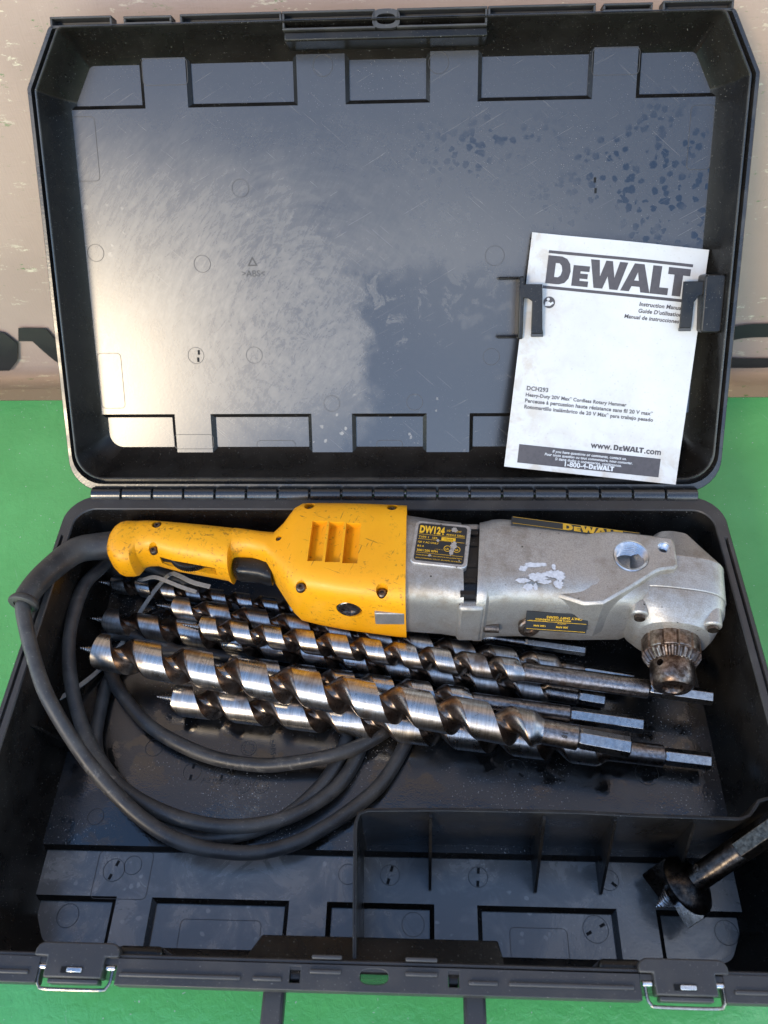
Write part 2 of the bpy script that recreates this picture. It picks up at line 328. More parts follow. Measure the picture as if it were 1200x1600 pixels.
def inset_poly(poly, k):
    n = len(poly); ar = sum(poly[i][0] * poly[(i + 1) % n][1] - poly[(i + 1) % n][0] * poly[i][1] for i in range(n)); sg = 1 if ar > 0 else -1; out = []
    for i in range(n):
        p0, p1, p2 = Vector(poly[i - 1]), Vector(poly[i]), Vector(poly[(i + 1) % n])
        d1, d2 = (p1 - p0).normalized(), (p2 - p1).normalized(); n1, n2 = Vector((-d1.y, d1.x)) * sg, Vector((-d2.y, d2.x)) * sg
        m_ = (n1 + n2); m_ = m_ / max(m_.length_squared * .5, .3); out.append(tuple(p1 + m_ * k))
    return out
def link(name, me, parent=None, bevel=0.0, seg=2):
    o = bpy.data.objects.new(name, me); COL.objects.link(o)
    if parent:
        o.parent = parent
        if 'base_loc' in parent: o.matrix_parent_inverse = Matrix.Translation(-Vector(parent['base_loc']))
    if bevel:
        b = o.modifiers.new('edge', 'BEVEL'); b.width = bevel; b.segments = seg; b.limit_method = 'ANGLE'; b.angle_limit = R(40); b.harden_normals = False
    return o
def thing(name, label, cat, loc=None, group=None, mat=None):
    """Empty at the base; with loc the parts are given in world coordinates, with mat in local ones"""
    o = bpy.data.objects.new(name, None); COL.objects.link(o); o.empty_display_size = .02
    if mat is not None: o.matrix_world = mat
    else: o.location = loc; o['base_loc'] = tuple(loc)
    tag(o, label, cat, group); return o
def tag(o, label, cat, group=None):
    o['label'] = label; o['category'] = cat
    if group: o['group'] = group
    return o
def cut(o, cutters):
    """boolean difference, applied to the mesh"""
    tmp = []
    for c in cutters:
        me = c.mesh('cut', [o.data.materials[0]], 0) if isinstance(c, MB) else c
        t = bpy.data.objects.new('cut', me); COL.objects.link(t); tmp.append(t)
        b = o.modifiers.new('cut', 'BOOLEAN'); b.object = t; b.operation = 'DIFFERENCE'; b.solver = 'EXACT'
    bpy.context.view_layer.update(); dg = bpy.context.evaluated_depsgraph_get()
    me = bpy.data.meshes.new_from_object(o.evaluated_get(dg)); o.modifiers.clear(); o.data = me
    for t in tmp: bpy.data.objects.remove(t, do_unlink=True)
    for p in me.polygons: p.use_smooth = True
    me.set_sharp_from_angle(angle=R(35))
def spline(pts, step=.004):
    """Catmull-Rom through mm points"""
    P = [Vector(mm(*p)) for p in pts]; P = [P[0] * 2 - P[1]] + P + [P[-1] * 2 - P[-2]]; out = []
    for i in range(1, len(P) - 2):
        a, b, c, d = P[i - 1:i + 3]; n = max(2, int((c - b).length / step))
        for j in range(n):
            t = j / n; out.append(.5 * ((2 * b) + (c - a) * t + (2 * a - 5 * b + 4 * c - d) * t * t + (3 * b - a - 3 * c + d) * t ** 3))
    return out + [P[-2]]
# lettering --------------------------------------------------------------
def curve_mesh(cu):
    o = bpy.data.objects.new('t', cu); COL.objects.link(o); bpy.context.view_layer.update()
    me = bpy.data.meshes.new_from_object(o.evaluated_get(bpy.context.evaluated_depsgraph_get()))
    bpy.data.objects.remove(o, do_unlink=True); return me
def text_mesh(body, width, height=None, bold=.0, shear=0.0, align='L', extrude=0.0):
    """flat lettering scaled to width (and height) in metres, lower-left at the origin"""
    cu = bpy.data.curves.new('t', 'FONT'); cu.body = body; cu.size = 1; cu.offset = bold; cu.shear = shear; cu.resolution_u = 3; cu.space_character = 1.0 + bold * 1.2
    me = curve_mesh(cu); return fit_mesh(me, width, height)
def fit_mesh(me, width, height=None):
    xs = [v.co.x for v in me.vertices]; ys = [v.co.y for v in me.vertices]
    sx = width / (max(xs) - min(xs)); sy = (height / (max(ys) - min(ys))) if height else sx
    x0, y0 = min(xs), min(ys) if height else 0
    for v in me.vertices: v.co = ((v.co.x - x0) * sx, (v.co.y - y0) * sy, v.co.z * .001)
    return me
def poly_mesh(splines):
    cu = bpy.data.curves.new('t', 'CURVE'); cu.dimensions = '2D'; cu.fill_mode = 'BOTH'
    for pts in splines:
        s = cu.splines.new('POLY'); s.points.add(len(pts) - 1); s.use_cyclic_u = True
        for q, p in zip(s.points, pts): q.co = (p[0], p[1], 0, 1)
    return curve_mesh(cu)
def logo_mesh(width, height):
    D = [[(0, 0), (.5, 0), (.70, .07), (.83, .24), (.88, .5), (.83, .76), (.70, .93), (.5, 1), (0, 1)], [(.3, .25), (.3, .75), (.44, .75), (.53, .67), (.57, .5), (.53, .33), (.44, .25)]]
    E_ = [[(0, 0), (.6, 0), (.6, .2), (.28, .2), (.28, .28), (.56, .28), (.56, .46), (.28, .46), (.28, .54), (.6, .54), (.6, .74), (0, .74)]]
    W_ = [[(0, 1), (.32, 1), (.40, .42), (.56, 1), (.80, 1), (.93, .42), (1.06, 1), (1.36, 1), (1.10, 0), (.80, 0), (.68, .45), (.54, 0), (.22, 0)]]
    A_ = [[(0, 0), (.40, 1), (.76, 1), (1.08, 0), (.74, 0), (.69, .19), (.39, .19), (.32, 0)], [(.46, .40), (.63, .40), (.56, .70)]]
    L_ = [[(0, 0), (0, 1), (.33, 1), (.33, .25), (.66, .25), (.66, 0)]]
    T_ = [[(.24, 0), (.24, .75), (0, .75), (0, 1), (.82, 1), (.82, .75), (.56, .75), (.56, 0)]]
    out = []
    for g, ox in ((D, 0), (E_, .96), (W_, 1.56), (A_, 2.76), (L_, 3.84), (T_, 4.42)):
        out += [[(x + ox, y) for x, y in s] for s in g]
    return fit_mesh(poly_mesh(out), width, height)
def rect_mesh(w_, h_): 
    me = bpy.data.meshes.new('r'); me.from_pydata([(0, 0, 0), (w_, 0, 0), (w_, h_, 0), (0, h_, 0)], [], [(0, 1, 2, 3)]); return me
def blob_mesh(pts): return poly_mesh([pts])
def flat(name, me, mat, parent, m4):
    """a flat printed mark placed by a local matrix"""
    me.materials.clear(); me.materials.append(mat)
    o = bpy.data.objects.new(name, me); COL.objects.link(o); o.parent = parent
    if 'base_loc' in parent: o.matrix_parent_inverse = Matrix.Translation(-Vector(parent['base_loc']))
    o.matrix_local = (o.matrix_parent_inverse @ m4) if 'base_loc' in parent else m4
    if 'base_loc' in parent: o.matrix_basis = m4
    return o
def T(x, y, z=0.0): return Matrix.Translation((x, y, z))
def RZ(a): return Matrix.Rotation(a, 4, 'Z')
def disc_ring(mb, c, r, wd=.00042, h=.0003, n=28, z=0.0):
    ring = lambda rr, zz: [(c[0] + rr * math.cos(2 * math.pi * i / n), c[1] + rr * math.sin(2 * math.pi * i / n), zz) for i in range(n)]
    mb.loft([ring(r, z - .0004), ring(r, z + h), ring(r - wd, z + h), ring(r - wd, z - .0004)], False, False)

# ================================================================== the setting
TZ = -.116                                             # table height; the case rim lies at z = 0
mb = MB(); mb.box(-1.6, 1.6, -1.3, .248, TZ - .03, TZ); o = mb.build('table_top', M['table'], bevel=.003); o['kind'] = 'structure'; o['label'] = 'green painted glossy table top'
BY = .305
ban = thing('tan_banner', 'tan printed vinyl banner with black letters hanging behind the green table', 'banner', (0, BY + .01, -.9))
mb = MB()
def roll(z):                                           # lower edge curls away behind the table, a bend added to darken it
    if z > -.070: return (0.0, z)
    t = min((-.070 - z) / .20, 1.5); return (.20 * (1 - math.cos(t)), -.070 - .20 * math.sin(t) - max(0, (-.070 - z) - .30))
rows = []
zl = [-.9, -.6, -.4, -.3] + [-.25 + .01 * q for q in range(20)] + [-.04 + .10 * q for q in range(18)]
for i, z in enumerate(zl):
    rows.append([(-1.69 + j * .13, BY + .0012 * math.sin(j * .9 + z * 3) + roll(z)[0], roll(z)[1]) for j in range(27)])
vs_ = [p for r in rows for p in r]; nb = len(vs_); vs_ += [(x, y + .003, z) for x, y, z in vs_]
fs = [(i * 27 + j, i * 27 + j + 1, (i + 1) * 27 + j + 1, (i + 1) * 27 + j) for i in range(len(zl) - 1) for j in range(26)]
mb.add(vs_, fs + [tuple(q + nb for q in f[::-1]) for f in fs]); mb.build('sheet', M['banner'], ban, 180)
FR = Matrix(((1, 0, 0, 0), (0, 0, -1, 0), (0, 1, 0, 0), (0, 0, 0, 1)))   # XY plane turned to face -Y
def bletter(me):
    b = bmesh.new(); b.from_mesh(me); bmesh.ops.triangulate(b, faces=b.faces)
    for _ in range(3): bmesh.ops.subdivide_edges(b, edges=[e for e in b.edges if e.calc_length() > .012], cuts=1); bmesh.ops.triangulate(b, faces=b.faces)
    for v in b.verts: q = roll(v.co.y); v.co = (v.co.x, BY - .0030 + q[0], q[1])
    b.to_mesh(me); b.free(); flat('printed_letter', me, M['banner_ink'], ban, Matrix())
bletter(poly_mesh([[(-0.6065, -0.0533), (-0.5193, -0.0454), (-0.4949, -0.0533), (-0.4844, -0.0707), (-0.4975, -0.1013), (-0.5193, -0.1248), (-0.6065, -0.1248)]]))
bletter(poly_mesh([[(-0.4731, -0.0454), (-0.4391, -0.0463), (-0.4251, -0.0882), (-0.4059, -0.1405), (-0.4321, -0.1405), (-0.4635, -0.0672), (-0.4818, -0.0672)]]))
def rr(cx, cz, a, b, n=40, e=3.0):
    return [(cx + a * math.copysign(abs(math.cos(t)) ** (2 / e), math.cos(t)), cz + b * math.copysign(abs(math.sin(t)) ** (2 / e), math.sin(t))) for t in [2 * math.pi * i / n for i in range(n)]]
bletter(poly_mesh([rr(0.4487, -0.089, 0.0627898, 0.0401157), rr(0.4505, -0.089, 0.0462202, 0.0191858)]))

# ================================================================== the tool case
HW, DD = .31, .410
def outline(side, back, front, cham, rb, rf, extra=()):
    """plan outline (x, s): s runs from the hinge edge to the front; equal vertex count for every offset"""
    chx, cht = .028, .054
    xl = HW - side; s0 = back; s1 = DD - front
    # chamfer line through (HW-chx, DD) and (HW, DD-cht), moved inwards by cham
    L = math.hypot(chx, cht); nx, ns = cht / L, chx / L
    c0 = nx * (HW - chx) + ns * DD - cham
    s_at = lambda x: (c0 - nx * x) / ns; x_at = lambda s: (c0 - ns * s) / nx
    cor = [((-xl, s0), rb), ((-xl, s_at(xl)), rf), ((-x_at(s1), s1), rf), ((x_at(s1), s1), rf), ((xl, s_at(xl)), rf), ((xl, s0), rb)]
    n = len(cor); out = []
    for i in range(n):
        p = Vector(cor[i][0]); a = (Vector(cor[i - 1][0]) - p).normalized(); b = (Vector(cor[(i + 1) % n][0]) - p).normalized(); r = cor[i][1]
        th = a.angle(b); t = r / math.tan(th / 2); k = 8 if r == rb else 5
        cc = p + (a + b).normalized() * (r / math.sin(th / 2)); p0 = p + a * t; p1 = p + b * t
        for q in range(k + 1):
            f = q / k; v = (p0 * (1 - f) + p1 * f) - cc; out.append(tuple(cc + v.normalized() * r))
        if i in (0, 4):
            for e in (extra if i == 0 else extra[::-1]): out.append((-xl if i == 0 else xl, e))
    return out
case = thing('tool_case', 'open black plastic tool case with raised lid lying on the green table', 'tool case', (0, -.2, TZ))
# ---- base tray
def gdep(s, x): return .007 if (s > .047 and s < .335) else 0.0
specs = [  # side, back, front, cham, z, groove
    (.010, .010, .020, .012, TZ + .002, 0), (.006, .006, .014, .006, -.100, 0), (.0, .0, .010, .0, -.0015, 0), (.0012, .0012, .0112, .0012, 0, 0), (.0040, .004, .012, .004, 0, 0), (.0042, .0042, .0122, .0042, 0, 1),
    (.0066, .0066, .0128, .0066, 0, 1), (.0068, .0068, .013, .0068, 0, 0), (.0112, .0160, .0170, .0105, 0, 0), (.0122, .0170, .0180, .0115, -.0012, 0), (.0140, .0200, .0200, .0135, -.076, 0), (.0330, .0380, .0370, .0310, -.099, 0)]
rings = []
for sd_, bk, fr, ch, z, g in specs:
    rg = outline(sd_, bk, fr, ch, max(.030 - sd_, .016), .012, (.040, .047, .050))
    rings.append([(x, -s, z - (gdep(s, x) if g else 0)) for x, s in rg])
mb = MB(); mb.loft(rings, True, True, mis=[0, 0, 0, 1, 1, 1, 1, 1, 1, 0, 0]); n_ = len(rings[0])
mb.mi[-1] = 2
base = mb.build('base_tray', [M['wall'], M['rim'], M['basefloor']], case, 40)
# stepped floor: a high back deck and a lower front deck with pockets between its tabs
def deck(name, poly, z0, z1, mat, parent, bv):
    m = MB(); m.prism(poly, z0, z1, 0, bv); n = len(poly)
    m.mi = [1] * (len(m.f) - 1) + [0]; return m.build(name, [mat, M['wall']], parent, 25)
deck('back_floor', [(-.294, -.3035), (.294, -.3035), (.294, -.022), (-.294, -.022)], -.101, -.090, M['basefloor'], case, .0036)
FT = [(-.294, -.300), (-.294, -.3415), (-.2175, -.3415), (-.2175, -.396), (-.1815, -.396), (-.1815, -.3415), (-.0775, -.3415), (-.0775, -.396), (-.0400, -.396), (-.0400, -.3415), (.0380, -.3415), (.0380, -.396), (.0790, -.396), (.0790, -.3415), (.1805, -.3415), (.1805, -.396), (.2180, -.396), (.2180, -.3415), (.294, -.3415), (.294, -.300)]
deck('front_floor', FT, -.101, -.0945, M['basefloor'], case, .0036)
# moulded pin marks and slotted plugs on the floor
def mark(cx, cy, r, z, parent, mat, slot=None, name='pin_mark'):
    m = MB(); disc_ring(m, (cx, cy), r, z=z)
    ob = m.build(name, mat, parent, 60)
    return ob
FZ = -.0945
for cx, cy, r, z, sl_ in ((-221, -318, 9, FZ, 70), (-206, -314, 7.5, FZ, None), (6, -317, 8, FZ, 75), (77, -317, 8, FZ, 85), (181, -317, 8, FZ, -40), (58, -352, 10, -.0990, -35), (167, -352, 10, -.0990, 28), (-28, -317, 8, FZ, None), (267, -352, 9, -.0990, None),
                        (25, -352, 9, -.0990, None), (112, -231, 10, -.09, -40), (224, -232, 10, -.09, 5), (-207, -216, 8, -.09, None), (-169, -237, 8, -.09, 85), (-142, -237, 8, -.09, 85), (-123, -248, 7, -.09, None), (-107, -248, 7, -.09, None), (-122, -215, 7, -.09, None), (-252, -352, 9, -.0990, None), (-245, -277, 7, -.09, None)):
    o = mark(cx * .001, cy * .001, r * .001, z, case, M['moulded'])
    if sl_ is not None:
        m = MB(); mt = T(cx * .001, cy * .001, z) @ RZ(R(sl_))
        for s_ in (-1, 1): m.box(s_ * r * .00062 - .0022, s_ * r * .00062 + .0022, -.0011, .0011, -.002, .0003, mat=mt)
        m.build('slot', M['dark'], o, 0)
# moulded numbers on the floor
for body, x, y, wd, ang in (('>ABS<', -.104, -.207, .018, -80), ('A2.M05-689', -.160, -.246, .034, -4)):
    flat('moulded_lettering', text_mesh(body, wd), M['moulded_pale'], case, T(x, y, -.0897) @ RZ(R(ang)))
for cx, cy in ((-123, -248), (-107, -248), (-122, -215)):
    m = MB()
    for i in range(12):
        a_ = i * math.pi / 6; mt = T(cx * .001, cy * .001, -.09) @ RZ(a_); m.box(.0035, .0052, -.0004, .0004, -.001, .0003, mat=mt)
    m.build('date_stamp', M['moulded_pale'], case, 0)
# side wall ribs
for x, y in ((-.288, -.218),):
    m = MB(); m.loft([[(-.2975, y, -.03), (-.2975, y, -.089), (-.272, y, -.089)], [(-.2975, y - .0025, -.03), (-.2975, y - .0025, -.089), (-.272, y - .0025, -.089)]]); m.build('wall_rib', M['wall'], case, 0)
# divider wall with gussets
DZ = -.003
dp = [(-.0130, -.3935), (-.0150, -.352), (-.0168, -.309), (-.0166, -.302), (-.0145, -.2960), (-.0080, -.2935), (.050, -.2920), (.144, -.2920), (.190, -.2935), (.262, -.2945), (.2685, -.2920), (.2735, -.2865), (.2775, -.2815), (.2840, -.2795), (.2990, -.2790)]
def wallstrip(path, th, z0, z1, ztop=None):
    m = MB(); A = []; n = len(path)
    for i, p in enumerate(path):
        a = Vector(path[max(i - 1, 0)]); b = Vector(path[min(i + 1, n - 1)]); d = (b - a).normalized(); nn = Vector((-d.y, d.x)) * th / 2; q = Vector(p)
        A.append([(*(q + nn), z0), (*(q + nn), z1), (*(q - nn), z1), (*(q - nn), z0)])
    m.loft(A); return m
wallstrip(dp, .0026, -.0980, DZ).build('divider', M['black'], case, 40, .0006)
for xt, y1 in ((.0382, -.328), (.1215, -.328), (.1730, -.328), (.2300, -.326)):
    m = MB(); t = .0011
    m.loft([[(xt + k, -.2935, -.008), (xt + k, -.2965, -.008), (xt + k, y1, -.091), (xt + k, y1, -.0955), (xt + k, -.2935, -.0955)] for k in (-t, t)]); m.build('gusset', M['black'], case, 0)
# front wall: handle recess bulge and latch pockets
m = MB(); m.loft([[(-.085, -.396, -.001), (.086, -.396, -.001), (.086, -.391, -.0005), (.0835, -.376, -.014), (-.0785, -.376, -.014), (-.085, -.391, -.0005)], [(-.085, -.396, -.0885), (.086, -.396, -.0885), (.088, -.388, -.0885), (.0855, -.372, -.0885), (-.0805, -.372, -.0885), (-.087, -.388, -.0885)]])
m.build('handle_recess', M['wall'], case, 30, .001)
for x0, x1 in ((-.176, -.143), (.148, .178)):
    m = MB(); m.box(x0, x1, -.396, -.386, -.06, -.004); m.build('latch_pocket', M['wall'], case, 30, .004, 3)
# front lip: flat flange cut by slots and an oval hole, with raised bars
def slab(name, poly, z0, z1, mat, parent, bevel=.0008): 
    m = MB(); m.prism(poly, z0, z1); return m.build(name, mat, parent, 40, bevel)
flp = slab('front_flange', [(-.276, -.3945), (-.276, -.4105), (.276, -.4105), (.276, -.3945)], -.012, .0008, M['rim'], case, 0)
cs = []
m = MB(); m.prism(rr(.0005, -.4015, .0095, .0045, 28, 2.6), -.03, .02); cs.append(m)
for x in (-.0515, .0525): m = MB(); m.box(x - .0035, x + .0035, -.4062, -.3968, -.02, .02); cs.append(m)
for lx in (-.197, .199):
    m = MB(); m.box(lx - .0265, lx + .0265, -.43, -.3952, -.03, .03); cs.append(m)
cut(flp, cs)
b = flp.modifiers.new('edge', 'BEVEL'); b.width = .0007; b.segments = 2; b.limit_method = 'ANGLE'; b.angle_limit = R(40)
for x in (-.0515, .0525):
    m = MB(); m.cyl((x - .003, -.4015, -.006), (x + .003, -.4015, -.006), .0048); m.build('handle_pivot', M['black'], case)
for x0, x1, y in ((-.168, -.087, -.4045), (-.079, -.060, -.4045), (-.042, -.021, -.3995), (.021, .042, -.3995), (.062, .081, -.4035), (.088, .168, -.4035), (-.275, -.229, -.4045), (.231, .275, -.4045), (-.041, -.021, -.3910), (.021, .042, -.3910)):
    m = MB(); m.box(x0, x1, y - .0013, y + .0013, -.001, .0026); m.build('flange_bar', M['greybar'], case, 30, .0009, 3)
# latches: plate with hooks and a wire bail
for lx in (-.1985, .2005):
    m = MB(); P = [(-.0285, -.3950), (-.0285, -.391), (-.027, -.3880), (-.0235, -.3865), (.0235, -.3865), (.027, -.3880), (.0285, -.391), (.0285, -.3950), (.0195, -.3950), (.0195, -.4075), (-.0195, -.4075), (-.0195, -.3950)]
    m.prism([(lx + x, y) for x, y in P], -.008, .004); la = m.build('latch', M['rim'], case, 40, .001)
    m = MB(); m.box(lx - .017, lx + .017, -.4105, -.4075, -.009, .001); m.build('latch_lip', M['greybar'], la, 30, .0008)
    m = MB(); m.box(lx - .008, lx + .006, -.4048, -.4012, .0035, .0046); m.build('slot', M['dark'], la, 0)
    m = MB(); m.box(lx - .004, lx + .006, -.4044, -.4016, .0042, .0052); m.build('catch_pin', M['bright'], la, 30, .0004)
    pts = [(lx - .0245, -.3985, -.002), (lx - .0245, -.408, -.002), (lx - .0225, -.4122, -.002), (lx - .018, -.4135, -.002), (lx + .018, -.4135, -.002), (lx + .0225, -.4122, -.002), (lx + .0245, -.408, -.002), (lx + .0245, -.3985, -.002)]
    m = MB(); m.tube(spline([tuple(v * 1000 for v in p) for p in pts], .0015), .0011, 10); m.build('wire_bail', M['wire'], la)
    for s_ in (-1, 1):
        m = MB(); m.cyl((lx + s_ * .0205, -.4005, -.002), (lx + s_ * .0262, -.4005, -.002), .0019); m.build('pivot_pin', M['bright'], la)
# carrying handle folded out over the table
hp = [(-.0665, -.404), (-.0665, -.470), (-.060, -.482), (-.045, -.486), (.045, -.486), (.060, -.482), (.0665, -.470), (.0665, -.404)]
m = wallstrip(hp, .0145, -.024, -.012); m.build('carrying_handle', M['rim'], case, 40, .002)
# ---- hinge
m = MB(); m.rev((-.0145, 0, 0), (1, 0, 0), [(0, .0066), (.0007, .0074), (.0283, .0074), (.029, .0066)], 24); kn = m.mesh('hinge_knuckle', [M['knuckle']], 40)
for i in range(19):
    o = link('hinge_knuckle', kn, case); o.location = (-.2735 + i * .0304, .0015, -.0010)
    if i % 2 == 0:
        m = MB(); m.box(-.2735 + i * .0304 - .0145, -.2735 + i * .0304 + .0145, -.003, .0015, -.0085, -.0025); m.build('hinge_leaf', M['rim'], case, 0)
m = MB(); m.cyl((-.2875, .0035, -.0015), (.2875, .0035, -.0015), .002, n=10); m.build('hinge_pin', M['shank'], case)
# ---- lid (local: X across, Y up the lid, Z towards the viewer)
LA = .9106
lspec = [(.014, .014, .020, .014, -.046, 0), (.008, .010, .012, .008, -.040, 0), (.0, -.001, .006, .0, -.001, 0), (.0008, -.0002, .0065, .0008, 0, 0), (.0036, .0062, .0070, .0036, 0, 0), (.0040, .0066, .0072, .0040, -.009, 0), (.0072, .0104, .0076, .0072, -.009, 0),
         (.0076, .0112, .0078, .0076, .0015, 0), (.0088, .0124, .0082, .0088, .0020, 0), (.0096, .0132, .0088, .0096, .001, 0), (.0125, .0175, .0120, .0120, -.0225, 0), (.0275, .0355, .0280, .0262, -.0395, 0)]
rings = []
for sd_, bk, fr, ch, z, g in lspec:
    rg = outline(sd_, bk, fr, ch, max(.030 - sd_ * .6, .014), .006, (.040, .047, .050)); rings.append([(x, s, z) for x, s in rg])
mb = MB(); mb.loft(rings, True, True, mis=[0, 0, 1, 1, 1, 0, 0, 1, 1, 0, 0]); mb.mi[-1] = 2
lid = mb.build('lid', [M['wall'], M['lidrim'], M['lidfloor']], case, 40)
lid.matrix_basis = T(0, .006, 0) @ Matrix.Rotation(LA, 4, 'X')
LF = -.035
PX = [(-.222, -.176), (-.084, -.034), (.034, .083), (.176, .221)]; QX = [(-.217, -.174), (-.081, -.034), (.032, .081), (.174, .217)]
LT = [(-.296, .0655)]
for a_, b_ in QX: LT += [(a_, .0655), (a_, .016), (b_, .016), (b_, .0655)]
LT += [(.296, .0655), (.296, .3490)]
for a_, b_ in PX[::-1]: LT += [(b_, .3490), (b_, .400), (a_, .400), (a_, .3490)]
LT += [(-.296, .3490)]
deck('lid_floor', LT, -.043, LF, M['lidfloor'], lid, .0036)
# front lip of the lid: open trays between ribs
def tray(x0, x1, t0, t1, name='lip_tray', th=.0018, dep=.013, zt=0.0):
    m = MB(); m.box(x0, x1, t0, t1, -dep, -dep + .002)
    m.box(x0, x1, t0, t0 + th, -dep + .002, zt); m.box(x0, x1, t1 - th, t1, -dep + .002, zt)
    m.box(x0, x0 + th, t0 + th, t1 - th, -dep + .002, zt); m.box(x1 - th, x1, t0 + th, t1 - th, -dep + .002, zt)
    return m.build(name, [M['rim']], lid, 0, .0004, 1)
tray(-.2835, -.2305, .4015, .4103); tray(-.2205, -.1795, .4030, .4093); tray(-.1725, -.0868, .4015, .4098)
tray(-.0862, -.0085, .3955, .4098); tray(.0095, .0842, .3955, .4098)
tray(.0848, .1725, .4015, .4098); tray(.1785, .2185, .4030, .4093); tray(.2265, .2835, .4015, .4103)
m = MB(); o_, i_ = rr(.0005, .4025, .0115, .0073, 32, 3.2), rr(.0005, .4022, .0080, .0040, 32, 2.6)
m.loft([[(x, y, -.013) for x, y in o_], [(x, y, 0) for x, y in o_], [(x, y, 0) for x, y in i_], [(x, y, -.013) for x, y in i_]], False, False); m.build('padlock_eye', M['rim'], lid, 30)
m = MB(); m.box(-.086, .085, .3885, .3960, -.034, -.0045); bl = m.build('lip_bulge', M['wall'], lid, 30, .0015)
# pin marks, stuck-down rectangles and lettering moulded into the lid floor
for cx, cy, r in ((-57, 377, 9), (-136, 277, 8), (45, 377, 9), (98, 215, 9), (-131, 126, 8), (-188, 126, 8), (-57, 79, 8), (24, 80, 8), (97, 123, 8), (-176, 211, 8), (-277, 222, 8)):
    mark(cx * .001, cy * .001, r * .001, LF, lid, M['moulded_pale'])
for cx, cy in ((186, 279), (187, 270), (-185, 129), (-186, 122)):
    m = MB(); m.box(cx * .001 - .001, cx * .001 + .001, cy * .001 - .0022, cy * .001 + .0022, LF - .001, LF + .0004); m.build('slot', M['dark'], lid, 0)
def rrect(x0, x1, y0, y1, r, n=4):
    out = []
    for cx, cy, a0 in ((x1 - r, y1 - r, 0), (x0 + r, y1 - r, 90), (x0 + r, y0 + r, 180), (x1 - r, y0 + r, 270)):
        for i in range(n + 1): a_ = R(a0 + 90 * i / n); out.append((cx + r * math.cos(a_), cy + r * math.sin(a_)))
    return out
def panel_line(x0, x1, y0, y1, z, parent, mat, wd=.0005):
    m = MB(); P = rrect(x0, x1, y0, y1, .004); Q = inset_poly(P, wd)
    m.loft([[(x, y, z - .0004) for x, y in P], [(x, y, z + .00025) for x, y in P], [(x, y, z + .00025) for x, y in Q], [(x, y, z - .0004) for x, y in Q]], False, False); m.build('moulded_outline', mat, parent, 0)
for a_ in ((-.288, -.266, .285, .340), (.266, .287, .286, .339), (-.286, -.262, .075, .129), (-.219, -.178, .364, .386), (.178, .219, .364, .386), (-.216, -.176, .034, .049)): panel_line(*a_, LF, lid, M['moulded_pale'])
for a_ in ((-.134, -.095, .030, .042), (-.014, .012, .030, .042)): panel_line(*a_, -.0395, lid, M['moulded_pale'])
for a_ in ((-.160, -.095, -.375, -.352), (.100, .145, -.375, -.352)): panel_line(*a_, -.0990, case, M['moulded_pale'])
panel_line(-.236, -.190, -.340, -.303, FZ, case, M['moulded_pale'])
flat('moulded_lettering', text_mesh('>ABS<', .022), M['moulded'], lid, T(-.139, .199, LF + .0003))
tri = [[(0, 0), (1, 0), (.5, .87)], [(.19, .11), (.5, .65), (.81, .11)]]
flat('recycling_mark', fit_mesh(poly_mesh(tri), .0095, .0085), M['moulded'], lid, T(-.133, .2085, LF + .0003))
# clips that hold the manual
def clip(side):
    m = MB(); sx = side
    if side < 0:
        m.box(.101, .121, .1935, .196, LF - .001, LF + .012); m.box(.101, .121, .1405, .143, LF - .001, LF + .012); m.box(.1185, .123, .1405, .196, LF - .001, LF + .027)
        c = m.build('manual_clip', M['black'], lid, 30, .0012)
        m = MB(); m.prism([(.1215, .189), (.139, .189), (.1405, .150), (.1415, .1455), (.1305, .1455), (.1305, .1740), (.1270, .1765), (.1215, .1772)], LF + .0245, LF + .0270); m.build('clip_tongue', M['black'], c, 30, .0005)
        m = MB(); m.box(.1305, .1415, .1425, .1455, LF + .0225, LF + .0270); m.build('clip_tip', M['greybar'], c, 30, .0006)
    else:
        m.prism(rrect(.2815, .300, .145, .196, .003), LF, LF + .030); c = m.build('manual_clip', M['black'], lid, 30, .0015)
        m = MB(); m.prism([(.2820, .190), (.264, .190), (.2635, .152), (.2635, .1495), (.2740, .1495), (.2745, .1720), (.2780, .1770), (.2820, .1785)], LF + .0245, LF + .0270); m.build('clip_tongue', M['black'], c, 30, .0005)
        m = MB(); m.box(.2635, .2740, .1465, .1495, LF + .0225, LF + .0270); m.build('clip_tip', M['greybar'], c, 30, .0006)
clip(-1); clip(1)

